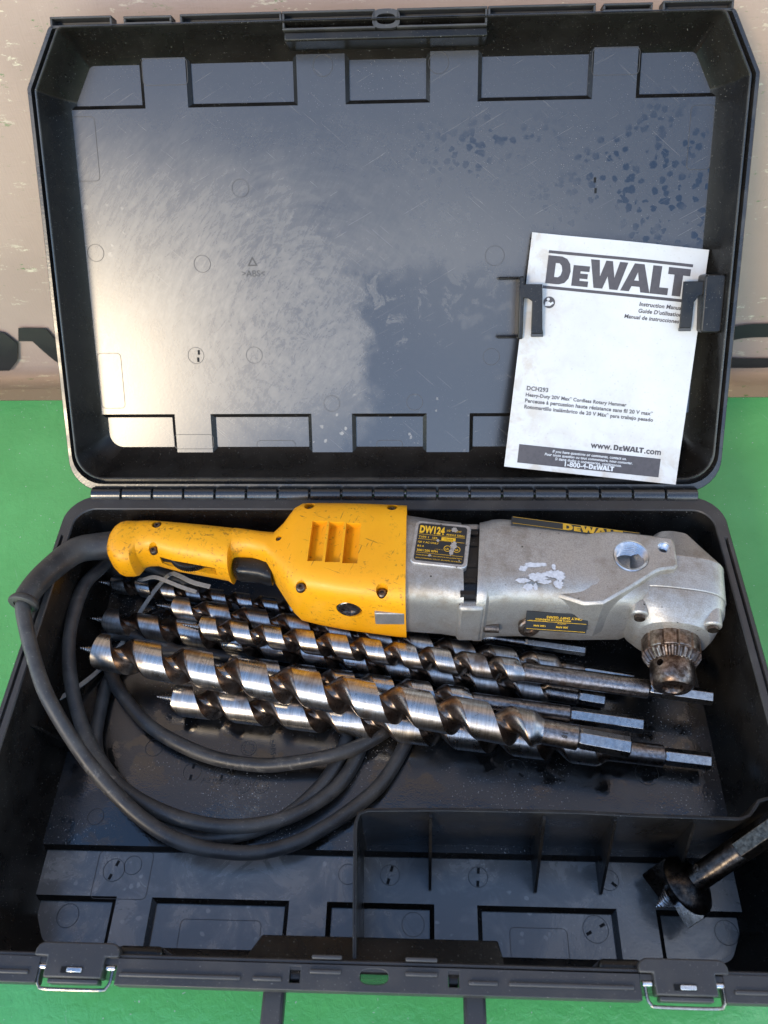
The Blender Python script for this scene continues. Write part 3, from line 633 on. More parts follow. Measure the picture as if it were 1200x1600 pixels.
# ================================================================== instruction manual
LM = T(0, .006, 0) @ Matrix.Rotation(LA, 4, 'X')
phi, tau, MW, MH = -.108, .150, .1605, .2140
ex = Vector((math.cos(phi), math.sin(phi), 0)); ey = Vector((-math.sin(phi) * math.cos(tau), math.cos(phi) * math.cos(tau), -math.sin(tau))); ez = ex.cross(ey)
MM = LM @ T(.1080, .0245, .0045) @ Matrix((ex, ey, ez)).transposed().to_4x4()
man = thing('instruction_manual', 'stained white instruction manual tucked into the clips of the case lid', 'manual', mat=MM)
def curl(x, y): return .0035 * max(0, 1 - y / .05) ** 2 * (.3 + .7 * math.sin(x / MW * 3.0)) + .0012 * math.sin(x * 38 + 1) * math.sin(y * 22)
def sheet(z, name, mat, g=0.0):
    m = MB(); nx, ny = 20, 28; V = []; F = []
    for j in range(ny + 1):
        for i in range(nx + 1):
            x, y = -g + (MW + 2 * g) * i / nx, -g + (MH + 2 * g) * j / ny; V.append((x, y, z + curl(x, y)))
    n = len(V); V += [(x, y, q - .0006) for x, y, q in V]; k = nx + 1
    F = [(j * k + i, j * k + i + 1, (j + 1) * k + i + 1, (j + 1) * k + i) for j in range(ny) for i in range(nx)]; F += [tuple(q + n for q in f[::-1]) for f in F]
    bd = [i for i in range(k)] + [j * k + nx for j in range(1, ny + 1)] + [ny * k + i for i in range(nx - 1, -1, -1)] + [j * k for j in range(ny - 1, 0, -1)]
    F += [(bd[i], bd[i] + n, bd[(i + 1) % len(bd)] + n, bd[(i + 1) % len(bd)]) for i in range(len(bd))]
    m.add(V, F); return m.build(name, mat, man, 60)
sheet(0, 'cover', M['paper']); sheet(-.0012, 'page_block', M['paper'], -.0006)
def mprint(name, me, mat, x, y, rot=0.0, lift=.00022):
    """print on the cover, following its curl"""
    b = bmesh.new(); b.from_mesh(me)
    bmesh.ops.triangulate(b, faces=b.faces)
    if name in ('printed_panel', 'printed_line'): bmesh.ops.subdivide_edges(b, edges=b.edges, cuts=9, use_grid_fill=True)
    c, s = math.cos(rot), math.sin(rot)
    for v in b.verts:
        px, py = x + v.co.x * c - v.co.y * s, y + v.co.x * s + v.co.y * c; v.co = (px, py, curl(px, py) + lift)
    b.to_mesh(me); b.free(); flat(name, me, mat, man, Matrix())
mprint('printed_logo', logo_mesh(.1295, .0250), M['ink'], .0172, .1703)
mprint('printed_line', rect_mesh(.1310, .0026), M['ink'], .0170, .1972); mprint('printed_line', rect_mesh(.1310, .0026), M['ink'], .0155, .1655)
for body, x1, wd, y in (('Instruction Manual', .1440, .0395, .1585), ('Guide D\u2019utilisation', .1440, .0395, .1525), ('Manual de instrucciones', .1425, .0500, .1465)):
    mprint('lettering', text_mesh(body, wd, None, .028, .12), M['ink'], x1 - wd, y)
for body, x, wd, y in (('DCH293', .0120, .0200, .0725), ('Heavy-Duty 20V Max* Cordless Rotary Hammer', .0118, .0940, .0668), ('Perceuse \u00e0 percussion haute r\u00e9sistance sans fil 20 V max*', .0118, .1190, .0612), ('Rotomartillo inal\u00e1mbrico de 20 V M\u00e1x* para trabajo pesado', .0118, .1200, .0556)):
    mprint('lettering', text_mesh(body, wd, None, .034), M['inklt'], x, y)
mprint('lettering', text_mesh('www.', .0200, None, .03), M['ink'], .0775, .0258); mprint('printed_logo', logo_mesh(.0280, .0050), M['ink'], .0990, .0258); mprint('lettering', text_mesh('.com', .0155, None, .03), M['ink'], .1275, .0258)
mprint('printed_panel', rect_mesh(.1320, .0172), M['ink'], .0115, .0050, 0, .0003)
for body, cx, wd, y in (('If you have questions or comments, contact us.', .0775, .0690, .0178), ('Pour toute question ou tout commentaire, nous contacter.', .0770, .0820, .0144), ('Si tiene dudas o comentarios, cont\u00e1ctenos.', .0770, .0620, .0110)):
    mprint('lettering', text_mesh(body, wd, None, .022, .12), M['white_ink'], cx - wd / 2, y, 0, .0006)
mprint('lettering', text_mesh('1-800-4-', .0220, None, .03), M['white_ink'], .0555, .0062, 0, .0006); mprint('printed_logo', logo_mesh(.0235, .0044), M['white_ink'], .0780, .0062, 0, .0006)
sym = rr(.0230, .1535, .0053, .0053, 30, 2)
mprint('read_manual_symbol', poly_mesh([sym]), M['ink'], 0, 0)
mprint('read_manual_symbol', poly_mesh([rr(.0218, .1562, .0014, .0014, 14, 2), [(.0190, .1500), (.0195, .1535), (.0215, .1545), (.0240, .1535), (.0235, .1515), (.0215, .1500)], [(.0228, .1520), (.0262, .1545), (.0272, .1530), (.0240, .1503)]]), M['white_ink'], 0, 0, 0, .0005)

# ================================================================== the angle drill
drill = thing('angle_drill', 'yellow and grey right angle drill lying on the auger bits in the case', 'power drill', (0, -.08, -.062))
def sect(x, yc, zc, hy, hz, e, n=56, ef=None):
    out = []
    for i in range(n):
        t = 2 * math.pi * i / n; c, s = math.cos(t), math.sin(t)
        out.append((x, yc + hy * math.copysign(abs(c) ** (2 / e), c), zc + hz * math.copysign(abs(s) ** (2 / e), s)))
    return out
YS = [(-261.3, -54.8, 8.1, 12.9), (-260.7, -49.8, 14.1, 16.3), (-257.6, -49.4, 19.3, 19.3), (-252.9, -49.8, 23.2, 22.0), (-248.0, -50.4, 24.8, 23.0), (-240.5, -50.5, 24.7, 23.1), (-236.8, -49.9, 24.0, 23.1), (-233.0, -45.6, 19.1, 23.1), (-228.1, -44.5, 17.9, 23.2), (-220.0, -44.4, 17.5, 23.2), (-209.4, -46.4, 18.9, 23.3), (-198.1, -48.6, 20.1, 23.4), (-179.4, -51.4, 21.0, 23.6), (-160.7, -54.4, 21.9, 23.7), (-149.6, -56.3, 22.5, 23.8), (-144.6, -58.5, 24.0, 23.8), (-143.1, -51.4, 15.8, 23.8), (-141.5, -50.7, 14.7, 23.9), (-139.6, -50.7, 14.4, 23.9), (-133.4, -50.9, 13.4, 23.9), (-126.0, -51.8, 12.9, 24.0), (-118.6, -53.9, 13.8, 24.5), (-111.2, -56.0, 14.9, 25.3), (-105.0, -60.9, 19.2, 26.0), (-100.4, -62.2, 24.7, 28.5), (-95.8, -63.1, 30.1, 31.0), (-90.9, -62.6, 37.4, 33.8), (-86.4, -62.5, 43.5, 36.3), (-79.1, -64.3, 47.7, 39.6), (-63.9, -66.3, 48.9, 41.2), (-39.9, -68.9, 51.2, 41.8), (-15.9, -71.1, 52.4, 42.2), (7.9, -73.5, 53.2, 42.7), (17.4, -74.2, 53.2, 42.9)]
Z0 = -18.0
def lerp_e(x, lo, hi, e0, e1): f = min(1, max(0, (x - lo) / (hi - lo))); return e0 + (e1 - e0) * f
m = MB(); m.loft([[mm(*p) for p in sect(x, yc, Z0, hy, hz, lerp_e(x, -110, -75, 2.8, 5.2))] for x, yc, hy, hz in YS])
hous = m.build('motor_housing', M['yellow'], drill, 40)
ROT = R(-5.2)
cs = []
for x in (-61.0, -45.6, -30.4):                        # three vent pockets with sloping floors
    c = MB(); mt = T(x * .001, -.0705 - (x + 45) * .00009, .024) @ RZ(ROT * .3)
    c.add([mt @ Vector(mm(*p)) for p in ((-6.6, -21.5, 4), (6.6, -21.5, 4), (6.6, 21.5, 4), (-6.6, 21.5, 4), (-6.6, -21.5, -10.5), (6.6, -21.5, -4.0), (6.6, 21.5, -4.0), (-6.6, 21.5, -10.5))], [(0, 1, 2, 3), (7, 6, 5, 4), (0, 4, 5, 1), (1, 5, 6, 2), (2, 6, 7, 3), (3, 7, 4, 0)]); cs.append(c)
SCR = [(-73.0, -112.0, 15.5, 5.2), (-2.5, -117.5, 16.0, 5.2), (4.0, -30.0, 17.0, 5.0), (-72.0, -27.5, 13.5, 5.0), (-216.0, -38.0, 3.5, 4.6), (-216.5, -61.5, -3.0, 4.6), (-98.0, -58.5, 10.0, 3.0)]
for x, y, z, r in SCR:
    c = MB(); c.cyl(mm(x, y, z - 4), mm(x, y, z + 40), r * .001, n=20); cs.append(c)
c = MB(); c.prism([mm(*p) for p in ((-212, -56), (-158, -65), (-158, -84), (-212, -75))], -.022, -.011); cs.append(c)   # slot for the reversing lever
c = MB(); c.cyl(mm(-32, -100, -10), mm(-32, -140, -6), .0115, n=28); cs.append(c)
cut(hous, cs)
for x, y, z, r in SCR:
    m = MB(); m.rev(mm(x, y, z - 4.2), (0, 0, 1), [(0, r * .00078), (.0030, r * .00078), (.0042, r * .0006), (.0042, r * .0003), (.0028, r * .00026)], 20); m.build('housing_screw', M['screw'], drill)
m = MB(); m.rev(mm(-32, -119.5, -8.4), (0, -1, .1), [(-.01, .0108), (0, .0108), (.001, .0095), (.001, .0070), (-.0005, .0066)], 28); m.build('brush_cap', M['shank'], drill)
m = MB(); m.box(-.0095, .0165, -.1275, -.110, -.022, -.003); m.build('housing_tab', M['alu'], drill, 30, .001)
# reversing wheel with knurled edge
m = MB(); m.rev(mm(-184, -52.6, -21.0), (0, 0, 1), [(0, .0215), (.0012, .0225), (.0078, .0225), (.0090, .0215)], 140, fn=lambda q, i, r: r * (1.0 if i % 2 else .962)); m.build('speed_dial', M['black'], drill, 20)
m = MB(); m.prism([mm(*p) for p in ((-211.5, -57), (-158.5, -65.5), (-158.5, -70.5), (-211.5, -62.5))], -.0215, -.0115); m.build('dial_bezel', M['black'], drill, 30)
# trigger
m = MB(); m.loft([[mm(*p) for p in sect(x, yc, -20, hy, hz, 3.2, 28)] for x, yc, hy, hz in ((-143.0, -68, 6, 8), (-141.5, -69.5, 9.5, 10), (-136, -72, 9.5, 11), (-128, -72.5, 9.5, 11), (-118, -73.5, 10, 11), (-110, -76, 10, 11), (-106, -78, 8, 9))]); m.build('trigger', M['black'], drill, 50)
# aluminium motor collar
MS = [(12.0, -75.6, 47.2, 40.5), (19.8, -76.6, 46.2, 40.8), (31.6, -78.3, 45.4, 41.0), (49.0, -80.5, 44.2, 41.0), (66.5, -83.2, 44.6, 41.0)]
m = MB(); m.loft([[mm(*p) for p in sect(x + .0, yc, Z0, hy, hz, 4.4)] for x, yc, hy, hz in MS]); m.build('motor_collar', M['alu'], drill, 40)
m = MB(); m.loft([[mm(x + (y + 80) * .075, y, z) for x, y, z in sect(x_, -84.5, Z0, 41.0, 37.0, 4.4)] for x_ in (62, 84)]); m.build('vent_ring', M['black'], drill, 40)
for y in (-58, -70, -92, -108, -120):
    m = MB(); m.box(.0665 + (y + 80) * .000075, .0790 + (y + 80) * .000075, y * .001 - .002, y * .001 + .002, -.03, .0205); m.build('vent_bar', M['black'], drill, 0)
for s_, y, z in ((1, -46, 0), (-1, -126, 0)):
    m = MB(); m.box(.062, .084, (y - 5) * .001, (y + 5) * .001, -.045, .012); m.build('vent_bridge', M['alu'], drill, 30, .003)
# gear case barrel
GS = [(80.5, -85.0, 45.0, 43.0), (82.0, -85.2, 45.0, 44.0), (88.5, -84.2, 46.0, 44.0), (91.0, -82.0, 45.2, 43.4), (101.1, -80.6, 44.6, 43.2), (124.0, -81.5, 43.7, 43.0), (146.7, -84.2, 43.4, 43.0), (169.1, -86.3, 42.0, 43.0), (191.2, -88.4, 39.7, 42.0), (207.4, -90.9, 37.0, 41.0), (222, -92.0, 30.0, 38.0)]
m = MB(); m.loft([[mm(px + (py + 80) * .075 * (1 if x < 95 else 0), py, pz) for px, py, pz in sect(x, yc, Z0, hy, hz, 4.6)] for x, yc, hy, hz in GS]); gear = m.build('gear_case', M['alu'], drill, 40)
# bearing boss plate with the two threaded holes
BP = [(172, -60), (198, -61), (246, -68), (247.5, -74), (246, -97), (243, -100), (231, -101.5), (226, -104), (204, -119), (180, -133), (165, -131), (140, -120), (150, -75)]
m = MB(); m.prism([mm(*p) for p in BP], -.030, .0290, 0, .0022); 
m.v = [(x, y, z if z < 0 else z - .0056 * (1 - min(1, max(0, (x - .160) / .034))) - .004 * (1 - min(1, max(0, (x - .160) / .02)))) for x, y, z in m.v]; boss = m.build('bearing_boss', M['alu'], drill, 30)
h1, h2 = MB(), MB(); h1.cyl(mm(209, -86.5, 6), mm(209, -86.5, 60), .0146, n=40); h2.cyl(mm(237.5, -78.5, 10), mm(237.5, -78.5, 60), .0052, n=24)
cut(boss, [h1, h2]); b = boss.modifiers.new('edge', 'BEVEL'); b.width = .0009; b.segments = 2; b.limit_method = 'ANGLE'; b.angle_limit = R(35)
h3 = MB(); h3.cyl(mm(209, -86.5, 6), mm(209, -86.5, 60), .0152, n=40); cut(gear, [h3])
def threads(cx, cy, r, z0, z1, pitch, name):
    m = MB(); n = 36; prof = []
    k = int((z1 - z0) / pitch)
    for i in range(k): prof += [(z0 + i * pitch, r), (z0 + (i + .5) * pitch, r * .84)]
    prof.append((z0 + k * pitch, r))
    rings = [[(cx + rr_ * math.cos(2 * math.pi * j / n), cy + rr_ * math.sin(2 * math.pi * j / n), z + pitch * j / n * 0) for j in range(n)] for z, rr_ in prof]
    m.loft(rings, False, False); t = m.build(name, M['thread'], drill, 15)
    m = MB(); m.cyl((cx, cy, z0 - .001), (cx, cy, z0 + .0015), r * .99, n=n); m.build('hole_floor', M['alu'], drill)
threads(.209, -.0865, .0145, .0085, .0285, .0027, 'side_handle_thread'); threads(.2375, -.0785, .0051, .0120, .0285, .0013, 'bolt_thread')
# drum shaped gear head, along the chuck axis
AX = Vector((-.13, -.99, -.02)).normalized(); HC = Vector(mm(249.5, -97, -20))
def hrev(prof, fn=None, n=56): 
    m = MB(); m.rev(HC, AX, [(a * .001, r * .001) for a, r in prof], n, fn=fn); return m
def squar(q, i, r, n=56):
    t = 2 * math.pi * i / n; return r * (1 + .06 * (abs(math.sin(2 * t))))
def hloft(prof, name):
    a, b_ = frame(AX); rings = []
    for al, rx, rz, e in prof:
        ring = []
        for i in range(64):
            t = 2 * math.pi * i / 64; c, q = math.cos(t), math.sin(t)
            ring.append(HC + AX * al * .001 + a * (rx * .001 * math.copysign(abs(c) ** (2 / e), c)) + b_ * (rz * .001 * math.copysign(abs(q) ** (2 / e), q)))
        rings.append(ring)
    m = MB(); m.loft(rings); return m.build(name, M['alu'], drill, 28, .0008)
hloft([(-52, 12, 26, 3), (-48, 18, 31, 3.2), (-18, 42, 40.5, 3.6), (-15.5, 43.6, 42, 3.6), (-13.5, 43.2, 41.6, 3.6), (15.5, 43.2, 41.6, 3.4), (17, 42.4, 41, 3.4)], 'gear_head')
hloft([(17.2, 42.4, 41, 3.4), (26, 41.8, 40.4, 3.2), (36, 37, 36, 2.8), (44, 31, 31, 2.3), (45.5, 27.5, 27.5, 2.0)], 'head_cover')
for an, lab in ((115, 0), (-8, 0)):
    a, b_ = frame(AX); dr = math.cos(R(an)) * a + math.sin(R(an)) * b_
    if dr.z < -.2: dr = -dr
for px, py, pz in ((215, -119, 6), (273, -129, 6)):
    m = MB(); p = Vector(mm(px, py, pz)); m.cyl(p - AX * .016, p + AX * .014, .0085, .0075, n=18); lug = m.build('bolt_lug', M['alu'], drill, 40, .0015)
    m = MB(); m.cyl(p + AX * .0135, p + AX * .017, .0045, n=14); m.build('bolt_head', M['screw'], lug)
# keyed chuck
CH = HC + AX * .039
ch = MB(); ch.rev(CH, AX, [(0, .0225), (.003, .0238), (.004, .0241), (.0195, .0241), (.0203, .0236)], 108, fn=lambda q, i, r: r * (.94 if (i % 9 == 0 and 0 < q < 4) else 1.0)); chk = ch.build('chuck', M['chuck'], drill, 25)
m = MB(); nt_ = 27 * 4
m.rev(CH, AX, [(.0195, .0232), (.0205, .0238), (.0220, .0238), (.0285, .0195), (.0290, .0175)], nt_, fn=lambda q, i, r: r * (1.0 if (i % 4) in (0, 1) else (.90 if 0 < q < 4 else 1.0))); m.build('gear_teeth', M['chuck'], chk, 20)
m = MB(); m.rev(CH, AX, [(.026, .0172), (.0285, .0178), (.0430, .0178), (.0475, .0162), (.0495, .0140), (.0497, .0092), (.0480, .0080), (.0350, .0078)], 48); nose = m.build('chuck_nose', M['chuck'], chk, 30)
hd = (Vector((-.72, 0, .69)) - AX * AX.dot(Vector((-.72, 0, .69)))).normalized()
c = MB(); p = CH + AX * .0335; c.cyl(p + hd * .010, p + hd * .03, .0030, n=16); cut(nose, [c])
for k in range(3):
    a, b_ = frame(AX); t = 2 * math.pi * k / 3 + .5; dr = math.cos(t) * a + math.sin(t) * b_
    m = MB(); m.cyl(CH + AX * .040 + dr * .0045, CH + AX * .0475 + dr * .0045, .0032, .0026, n=8); m.build('chuck_jaw', M['chuck'], chk)
# selector knob, bolts on the gear case
m = MB(); m.rev(mm(124, -118, -24), (0, -.93, .35), [(0, .0085), (.010, .0085), (.0115, .0092), (.0150, .0092), (.0160, .0080), (.0162, .0055), (.0140, .0050)], 28); m.build('selector_knob', M['chuck'], drill)
for x, y, z in ((92, -127, -26), (107, -47, 14.5)):
    m = MB(); m.cyl(mm(x - 6, y, z), mm(x + 7, y - .6, z), .0046, n=18); m.build('bolt_head', M['screw'], drill, 40, .0006)
# rating plate: raised frame, black plate, yellow print
PL = T(.0203, -.0930, .0228) @ RZ(R(-7.0)) @ Matrix.Scale(1.07, 4)
def loc(mat, x, y, z=0.0, r=0.0): return mat @ T(x, y, z) @ RZ(r)
m = MB(); m.prism([tuple(p) for p in rrect(0, .0462, 0, .0430, .0045)], -.006, .0020, 0, .0008, mat=PL); pf = m.build('rating_plate', M['alu_frame'], drill, 30)
m = MB(); m.prism([tuple(p) for p in rrect(.0030, .0432, .0030, .0400, .0025)], .001, .0023, mat=PL); m.build('plate_face', M['plate'], pf, 30)
def pprint(body, x, y, wd, bold=.02, mat='yellow_ink', h=None): flat('lettering', text_mesh(body, wd, h, bold), M[mat], pf, loc(PL, x, y, .0025))
pprint('DW124', .0045, .0300, .0205, .05, h=.0078); pprint('1/2" RIGHT', .0268, .0340, .0120, .01); pprint('ANGLE DRILL', .0265, .0300, .0155, .015)
pprint('TYPE 1   SER.', .0045, .0252, .0160, .01); flat('printed_panel', rect_mesh(.0115, .0034), M['yellow_ink'], pf, loc(PL, .0232, .0245, .0025)); pprint('192504', .0255, .0252, .0070, .01, 'plate')
pprint('120 V AC ONLY', .0045, .0202, .0170, .02); pprint('8.0 A', .0045, .0162, .0055, .02); pprint('300/1200 RPM', .0045, .0120, .0170, .02)
for cx in (.0290, .0365):
    flat('printed_symbol', poly_mesh([rr(cx, .0170, .0030, .0030, 24, 2), rr(cx, .0170, .0025, .0025, 24, 2)]), M['yellow_ink'], pf, loc(PL, 0, 0, .0025))
pprint('UL', .0275, .0158, .0030, .02); pprint('SA', .0352, .0158, .0028, .02); pprint('DOUBLE INSULATED', .0190, .0150, .0070, .0)
pprint('WHEN SERVICING USE ONLY IDENTICAL REPLACEMENT PARTS', .0045, .0078, .0370, .01); pprint('DEWALT INDUSTRIAL TOOL CO., BALTIMORE, MD 21286 USA', .0045, .0048, .0370, .01)
for y in (.0288, .0240, .0105): flat('printed_line', rect_mesh(.0380, .0003), M['yellow_ink'], pf, loc(PL, .0042, y, .00245))
def splat(cx, cy, rx, ry, n=22, j=.35, ph=0):
    rnd = random.Random(int(cx * 1e6) + int(cy * 1e5) + ph); return [(cx + rx * (1 - j + 2 * j * rnd.random()) * math.cos(2 * math.pi * i / n), cy + ry * (1 - j + 2 * j * rnd.random()) * math.sin(2 * math.pi * i / n)) for i in range(n)]
for cx, cy, rx, ry in ((.0325, .0360, .0028, .0024), (.0335, .0200, .0024, .0042), (.0325, .0140, .0016, .0038), (.0205, .0240, .0011, .0013), (.0155, .0085, .0011, .0011), (.0395, .0062, .0006, .0006)):
    flat('worn_patch', blob_mesh(splat(cx, cy, rx, ry)), M['alu_frame'], pf, loc(PL, 0, 0, .00275))
# white paint splash on the gear case
for i, (cx, cy, rx, ry) in enumerate(((126, -95.0, 8, 2.6), (117, -98.5, 4, 2.6), (134, -94.5, 3.5, 1.8), (128, -107, 8, 4.2), (116, -110.5, 5.5, 2.4), (140, -104, 6, 4.0), (147, -106, 4.5, 5.2), (120, -117.0, 4, 3.4), (126, -117, 1.8, 3.0), (145, -114.5, 4.0, 3.6), (143, -97, 1.7, 3.0), (134, -112, 5, 2.2))):
    flat('paint_mark', blob_mesh(splat(cx * .001, cy * .001, rx * .001, ry * .001, 26, .30, i)), M['paint_white'], drill, T(0, 0, .0252 + .00002 * i + (0 if cy > -112 else -.0000)))
# brand strip on the far slope and second plate on the near face
def plane_m(o, xdir, ydir): 
    x = Vector(xdir).normalized(); y = Vector(ydir); y = (y - x * x.dot(y)).normalized(); z = x.cross(y); return Matrix.Translation(o) @ Matrix((x, y, z)).transposed().to_4x4()
SP = plane_m(Vector(mm(110, -52.0, 25.6)), (116, -17.0, -2.2), (0.1, .965, -.26))
m = MB(); m.box(0, .112, 0, .0105, -.0045, .0004, mat=SP); st = m.build('brand_strip', M['plate'], drill, 0)
flat('printed_logo', logo_mesh(.052, .0086), M['yellow_ink'], st, loc(SP, .045, .0008, .0006))
flat('printed_line', rect_mesh(.110, .0005), M['yellow_ink'], st, loc(SP, .001, .0094, .0006)); flat('printed_line', rect_mesh(.044, .0005), M['yellow_ink'], st, loc(SP, .001, .0006, .0006)); flat('printed_line', rect_mesh(.014, .0005), M['yellow_ink'], st, loc(SP, .097, .0006, .0006))
LP = plane_m(Vector(mm(172.5, -129.4, 0.5)), (-52, 3.5, 0), (0, -.42, -.9))
m = MB(); m.box(0, .052, 0, .0190, -.004, .0004, mat=LP); lp = m.build('gear_plate', M['plate'], drill, 0, .0003)
def lprint(body, x, y, wd, bold=.02): flat('lettering', text_mesh(body, wd, None, bold), M['yellow_ink'], lp, loc(LP, x, y, .0007))
lprint('ONLY SHIFT GEARS', .005, .0030, .030); lprint('WITH MOTOR RUNNING', .014, .0060, .0300); lprint('CLUTCH', .018, .0095, .0070); lprint('HIGH  NO CLUTCH', .034, .0080, .0150, .0); lprint('300 RPM', .016, .0128, .0100); lprint('1200 RPM', .035, .0128, .0100)
flat('printed_line', rect_mesh(.050, .0004), M['yellow_ink'], lp, loc(LP, .001, .0088, .0006)); flat('printed_line', rect_mesh(.050, .0004), M['yellow_ink'], lp, loc(LP, .001, .0172, .0006))
# strain relief and power cord
sr = spline([(-255, -46, -18), (-272, -49, -16), (-291.2, -60, -8), (-303.6, -92.8, 6), (-309.0, -118, 14), (-310.6, -131.3, 15)], .003)
m = MB(); m.tube(sr, lambda f: .0135 - .0035 * min(1, f * 1.1), 20); m.build('strain_relief', M['rubber'], drill, 50)
m = MB(); d = (sr[-1] - sr[-4]).normalized(); m.rev(sr[-1] - d * .004, d, [(-.002, .0098), (.0, .0118), (.0025, .0130), (.0045, .0128), (.0055, .0112), (.0052, .0080), (.002, .0070)], 28); m.build('strain_relief_collar', M['rubber'], drill, 50)
cord = [(-309.5, -128, 15), (-310.6, -133, 15), (-304.4, -148.9, 12.5), (-293.5, -172.8, 6.5), (-275.1, -207.1, -6), (-245.9, -244.2, -35), (-213.1, -273.5, -55), (-185.9, -291.1, -66), (-158.8, -302.2, -71), (-130, -306.7, -74), (-102.2, -306.1, -78), (-74.5, -299, -79), (-52, -287.2, -80), (-26.6, -269.4, -81), (-3.3, -247.3, -83), (14, -218, -83.5), (18, -200, -84), (0, -170, -84), (-60, -120, -84), (-160, -70, -84), (-235, -38, -75), (-262, -36, -56),
        (-272.8, -39.8, -50), (-284.1, -60.3, -45), (-290.5, -76.8, -42), (-291.5, -102.6, -40), (-288.5, -136.1, -40), (-276.8, -177.5, -45), (-256.1, -220, -55), (-223.7, -256.3, -67), (-180.5, -277.8, -73), (-131.1, -287.1, -74), (-84.3, -280.5, -76), (-48.8, -259.2, -80), (-31.2, -236.7, -83), (-21.4, -210.8, -84), (-24, -190, -84), (-60, -160, -84), (-150, -130, -84), (-230, -125, -84), (-258.4, -148, -83.5), (-261.6, -184.5, -83.5), (-256.8, -220.4, -83.5), (-235.1, -251.2, -83.5), (-198.8, -277.5, -83.5), (-157.9, -293.7, -83.5),
        (-131.3, -293.2, -83.5), (-90.2, -280.6, -83.5), (-55.1, -250.7, -83.5), (-38, -218, -84), (-36, -195, -84), (-70, -170, -84), (-160, -140, -84), (-240, -110, -84), (-272, -108, -84), (-270, -128, -84), (-259.9, -146.2, -78), (-244.2, -170.2, -75), (-207.6, -203.3, -76), (-157.7, -225.9, -79), (-111.6, -233.6, -80), (-78.1, -232.6, -76), (-44.9, -227.9, -70), (-18.1, -214.6, -76), (20.5, -186.5, -84), (60, -170, -84)]
m = MB(); m.tube(spline(cord, .005), lambda f: .0061 + .00012 * math.sin(f * 210) + .00010 * math.sin(f * 77 + 1), 14); m.build('power_cord', M['rubber'], drill, 60)

# ================================================================== auger bits
def auger(label, tip, end, rad, twist, pitch, sh_r, neck, hex_r, hexlen, group='ship auger bits in the case', ph=0.0, screw=.020, land=.52):
    tip, end = Vector(mm(*tip)), Vector(mm(*end)); d = (end - tip).normalized(); L = (end - tip).length; R0 = rad * .001
    y = Vector((0, 0, 1)).cross(d).normalized(); z = d.cross(y)
    th = thing('auger_bit', label, 'auger bit', mat=Matrix.Translation(tip) @ Matrix((d, y, z)).transposed().to_4x4(), group=group)
    tw, pt = twist * .001, pitch * .001; ph = .25 + land * (.35 + .3 * ph) - (screw + .005) / pt
    # lead screw: fine thread on a cone
    m = MB(); n = 20; prof = []; rings = []; stp = 9; pit = .0026; k = int(screw / pit * stp)
    for i in range(k + 1):
        x = i * screw / k; rb = (.0006 + .0034 * (x / screw)) * (R0 / .0135) ** .5
        rings.append([(x, rb * (1 + .22 * math.cos(2 * math.pi * (x / pit - j / n))) * math.cos(2 * math.pi * j / n), rb * (1 + .22 * math.cos(2 * math.pi * (x / pit - j / n))) * math.sin(2 * math.pi * j / n)) for j in range(n)])
    m.loft(rings); m.build('lead_screw', M['hex'], th, 60)
    # twisted body
    n = 72; na = int((tw - screw) / pt * 44); rings = []; sm = lambda f: f * f * (3 - 2 * f)
    def prof_r(u, fade):
        u = u % 1.0
        if u < land: r = 1.0
        elif u < land + .035: r = 1.0 - .66 * ((u - land) / .035)
        elif u < land + .16: r = .34
        else: r = .34 + .66 * sm((u - land - .16) / (.84 - land)) ** 1.1
        return 1.0 - (1.0 - r) * fade
    us = [land * j / 26 for j in range(27)] + [land + (1 - land) * (j / 46) ** .8 for j in range(1, 46)]; n = len(us)
    for i in range(na + 1):
        x = screw - .001 + (tw - screw) * i / na
        fade = sm(min(1, max(0, (tw - x) / (pt * .30))))
        k_ = 1.0 if x < tw - .012 else 1.0 - (1 - sh_r * .001 / R0) * sm((x - tw + .012) / .012)
        ring = []
        for u in us:
            r = R0 * k_ * prof_r(u, fade); t = 2 * math.pi * (x / pt + ph - u); ring.append((x, r * math.cos(t), r * math.sin(t)))
        rings.append(ring)
    m = MB(); m.loft(rings); m.mi = [0 if j < 26 else 1 for i in range(na) for j in range(n)] + [0, 0]
    m.build('twist', [M['land'], M['flute']], th, 32)
    # shank and hex drive
    m = MB(); xn = neck * .001; m.rev((0, 0, 0), (1, 0, 0), [(tw - .002, sh_r * .00098), (xn - .002, sh_r * .00098), (xn, hex_r * .00082), (xn + .002, hex_r * .00080)], 28); m.build('shank', M['shank'], th, 40)
    m = MB(); xh = L - hexlen * .001; hr = lambda r, x: [(x, r * math.cos(math.pi / 3 * i + .35), r * math.sin(math.pi / 3 * i + .35)) for i in range(6)]
    h_ = hex_r * .001; m.loft([hr(h_ * .86, xh - .001), hr(h_, xh + .002), hr(h_, L - .001), hr(h_ * .9, L)]); m.build('hex_drive', M['hex'], th, 0, .0004)
    return th
auger('slim auger bit furthest back, partly hidden under the yellow handle and motor', (-298.1, -48.4, -79.0), (183.4, -121.4, -79.0), 9.2, 404, 26.5, 5, 431, 5.2, 56, ph=0.5)
auger('auger bit emerging under the trigger, its shank end hidden behind the chuck', (-226.8, -80.8, -70.0), (220.6, -154.3, -70.0), 11.4, 394, 39, 6.6, 410, 6.2, 43, ph=0.2)
auger('auger bit lowest in the pile with short bright hex end below the longest shank', (-293.1, -91.7, -77.0), (194.0, -171.7, -77.0), 12.2, 447, 40, 8, 471, 6.6, 22, ph=0.6)
auger('auger bit with the longest plain shank, its hex end passing below the chuck', (-191.8, -112.0, -53.0), (279.9, -178.3, -53.0), 10.8, 318, 31, 8.6, 424, 6.8, 52, ph=0.1)
thick = auger('thickest auger bit lying on top at the front, stamped collar and hex end', (-277.4, -142.6, -42.0), (200.9, -227.7, -42.0), 16.2, 416, 48.5, 10.4, 445, 8.6, 41, ph=0.9)
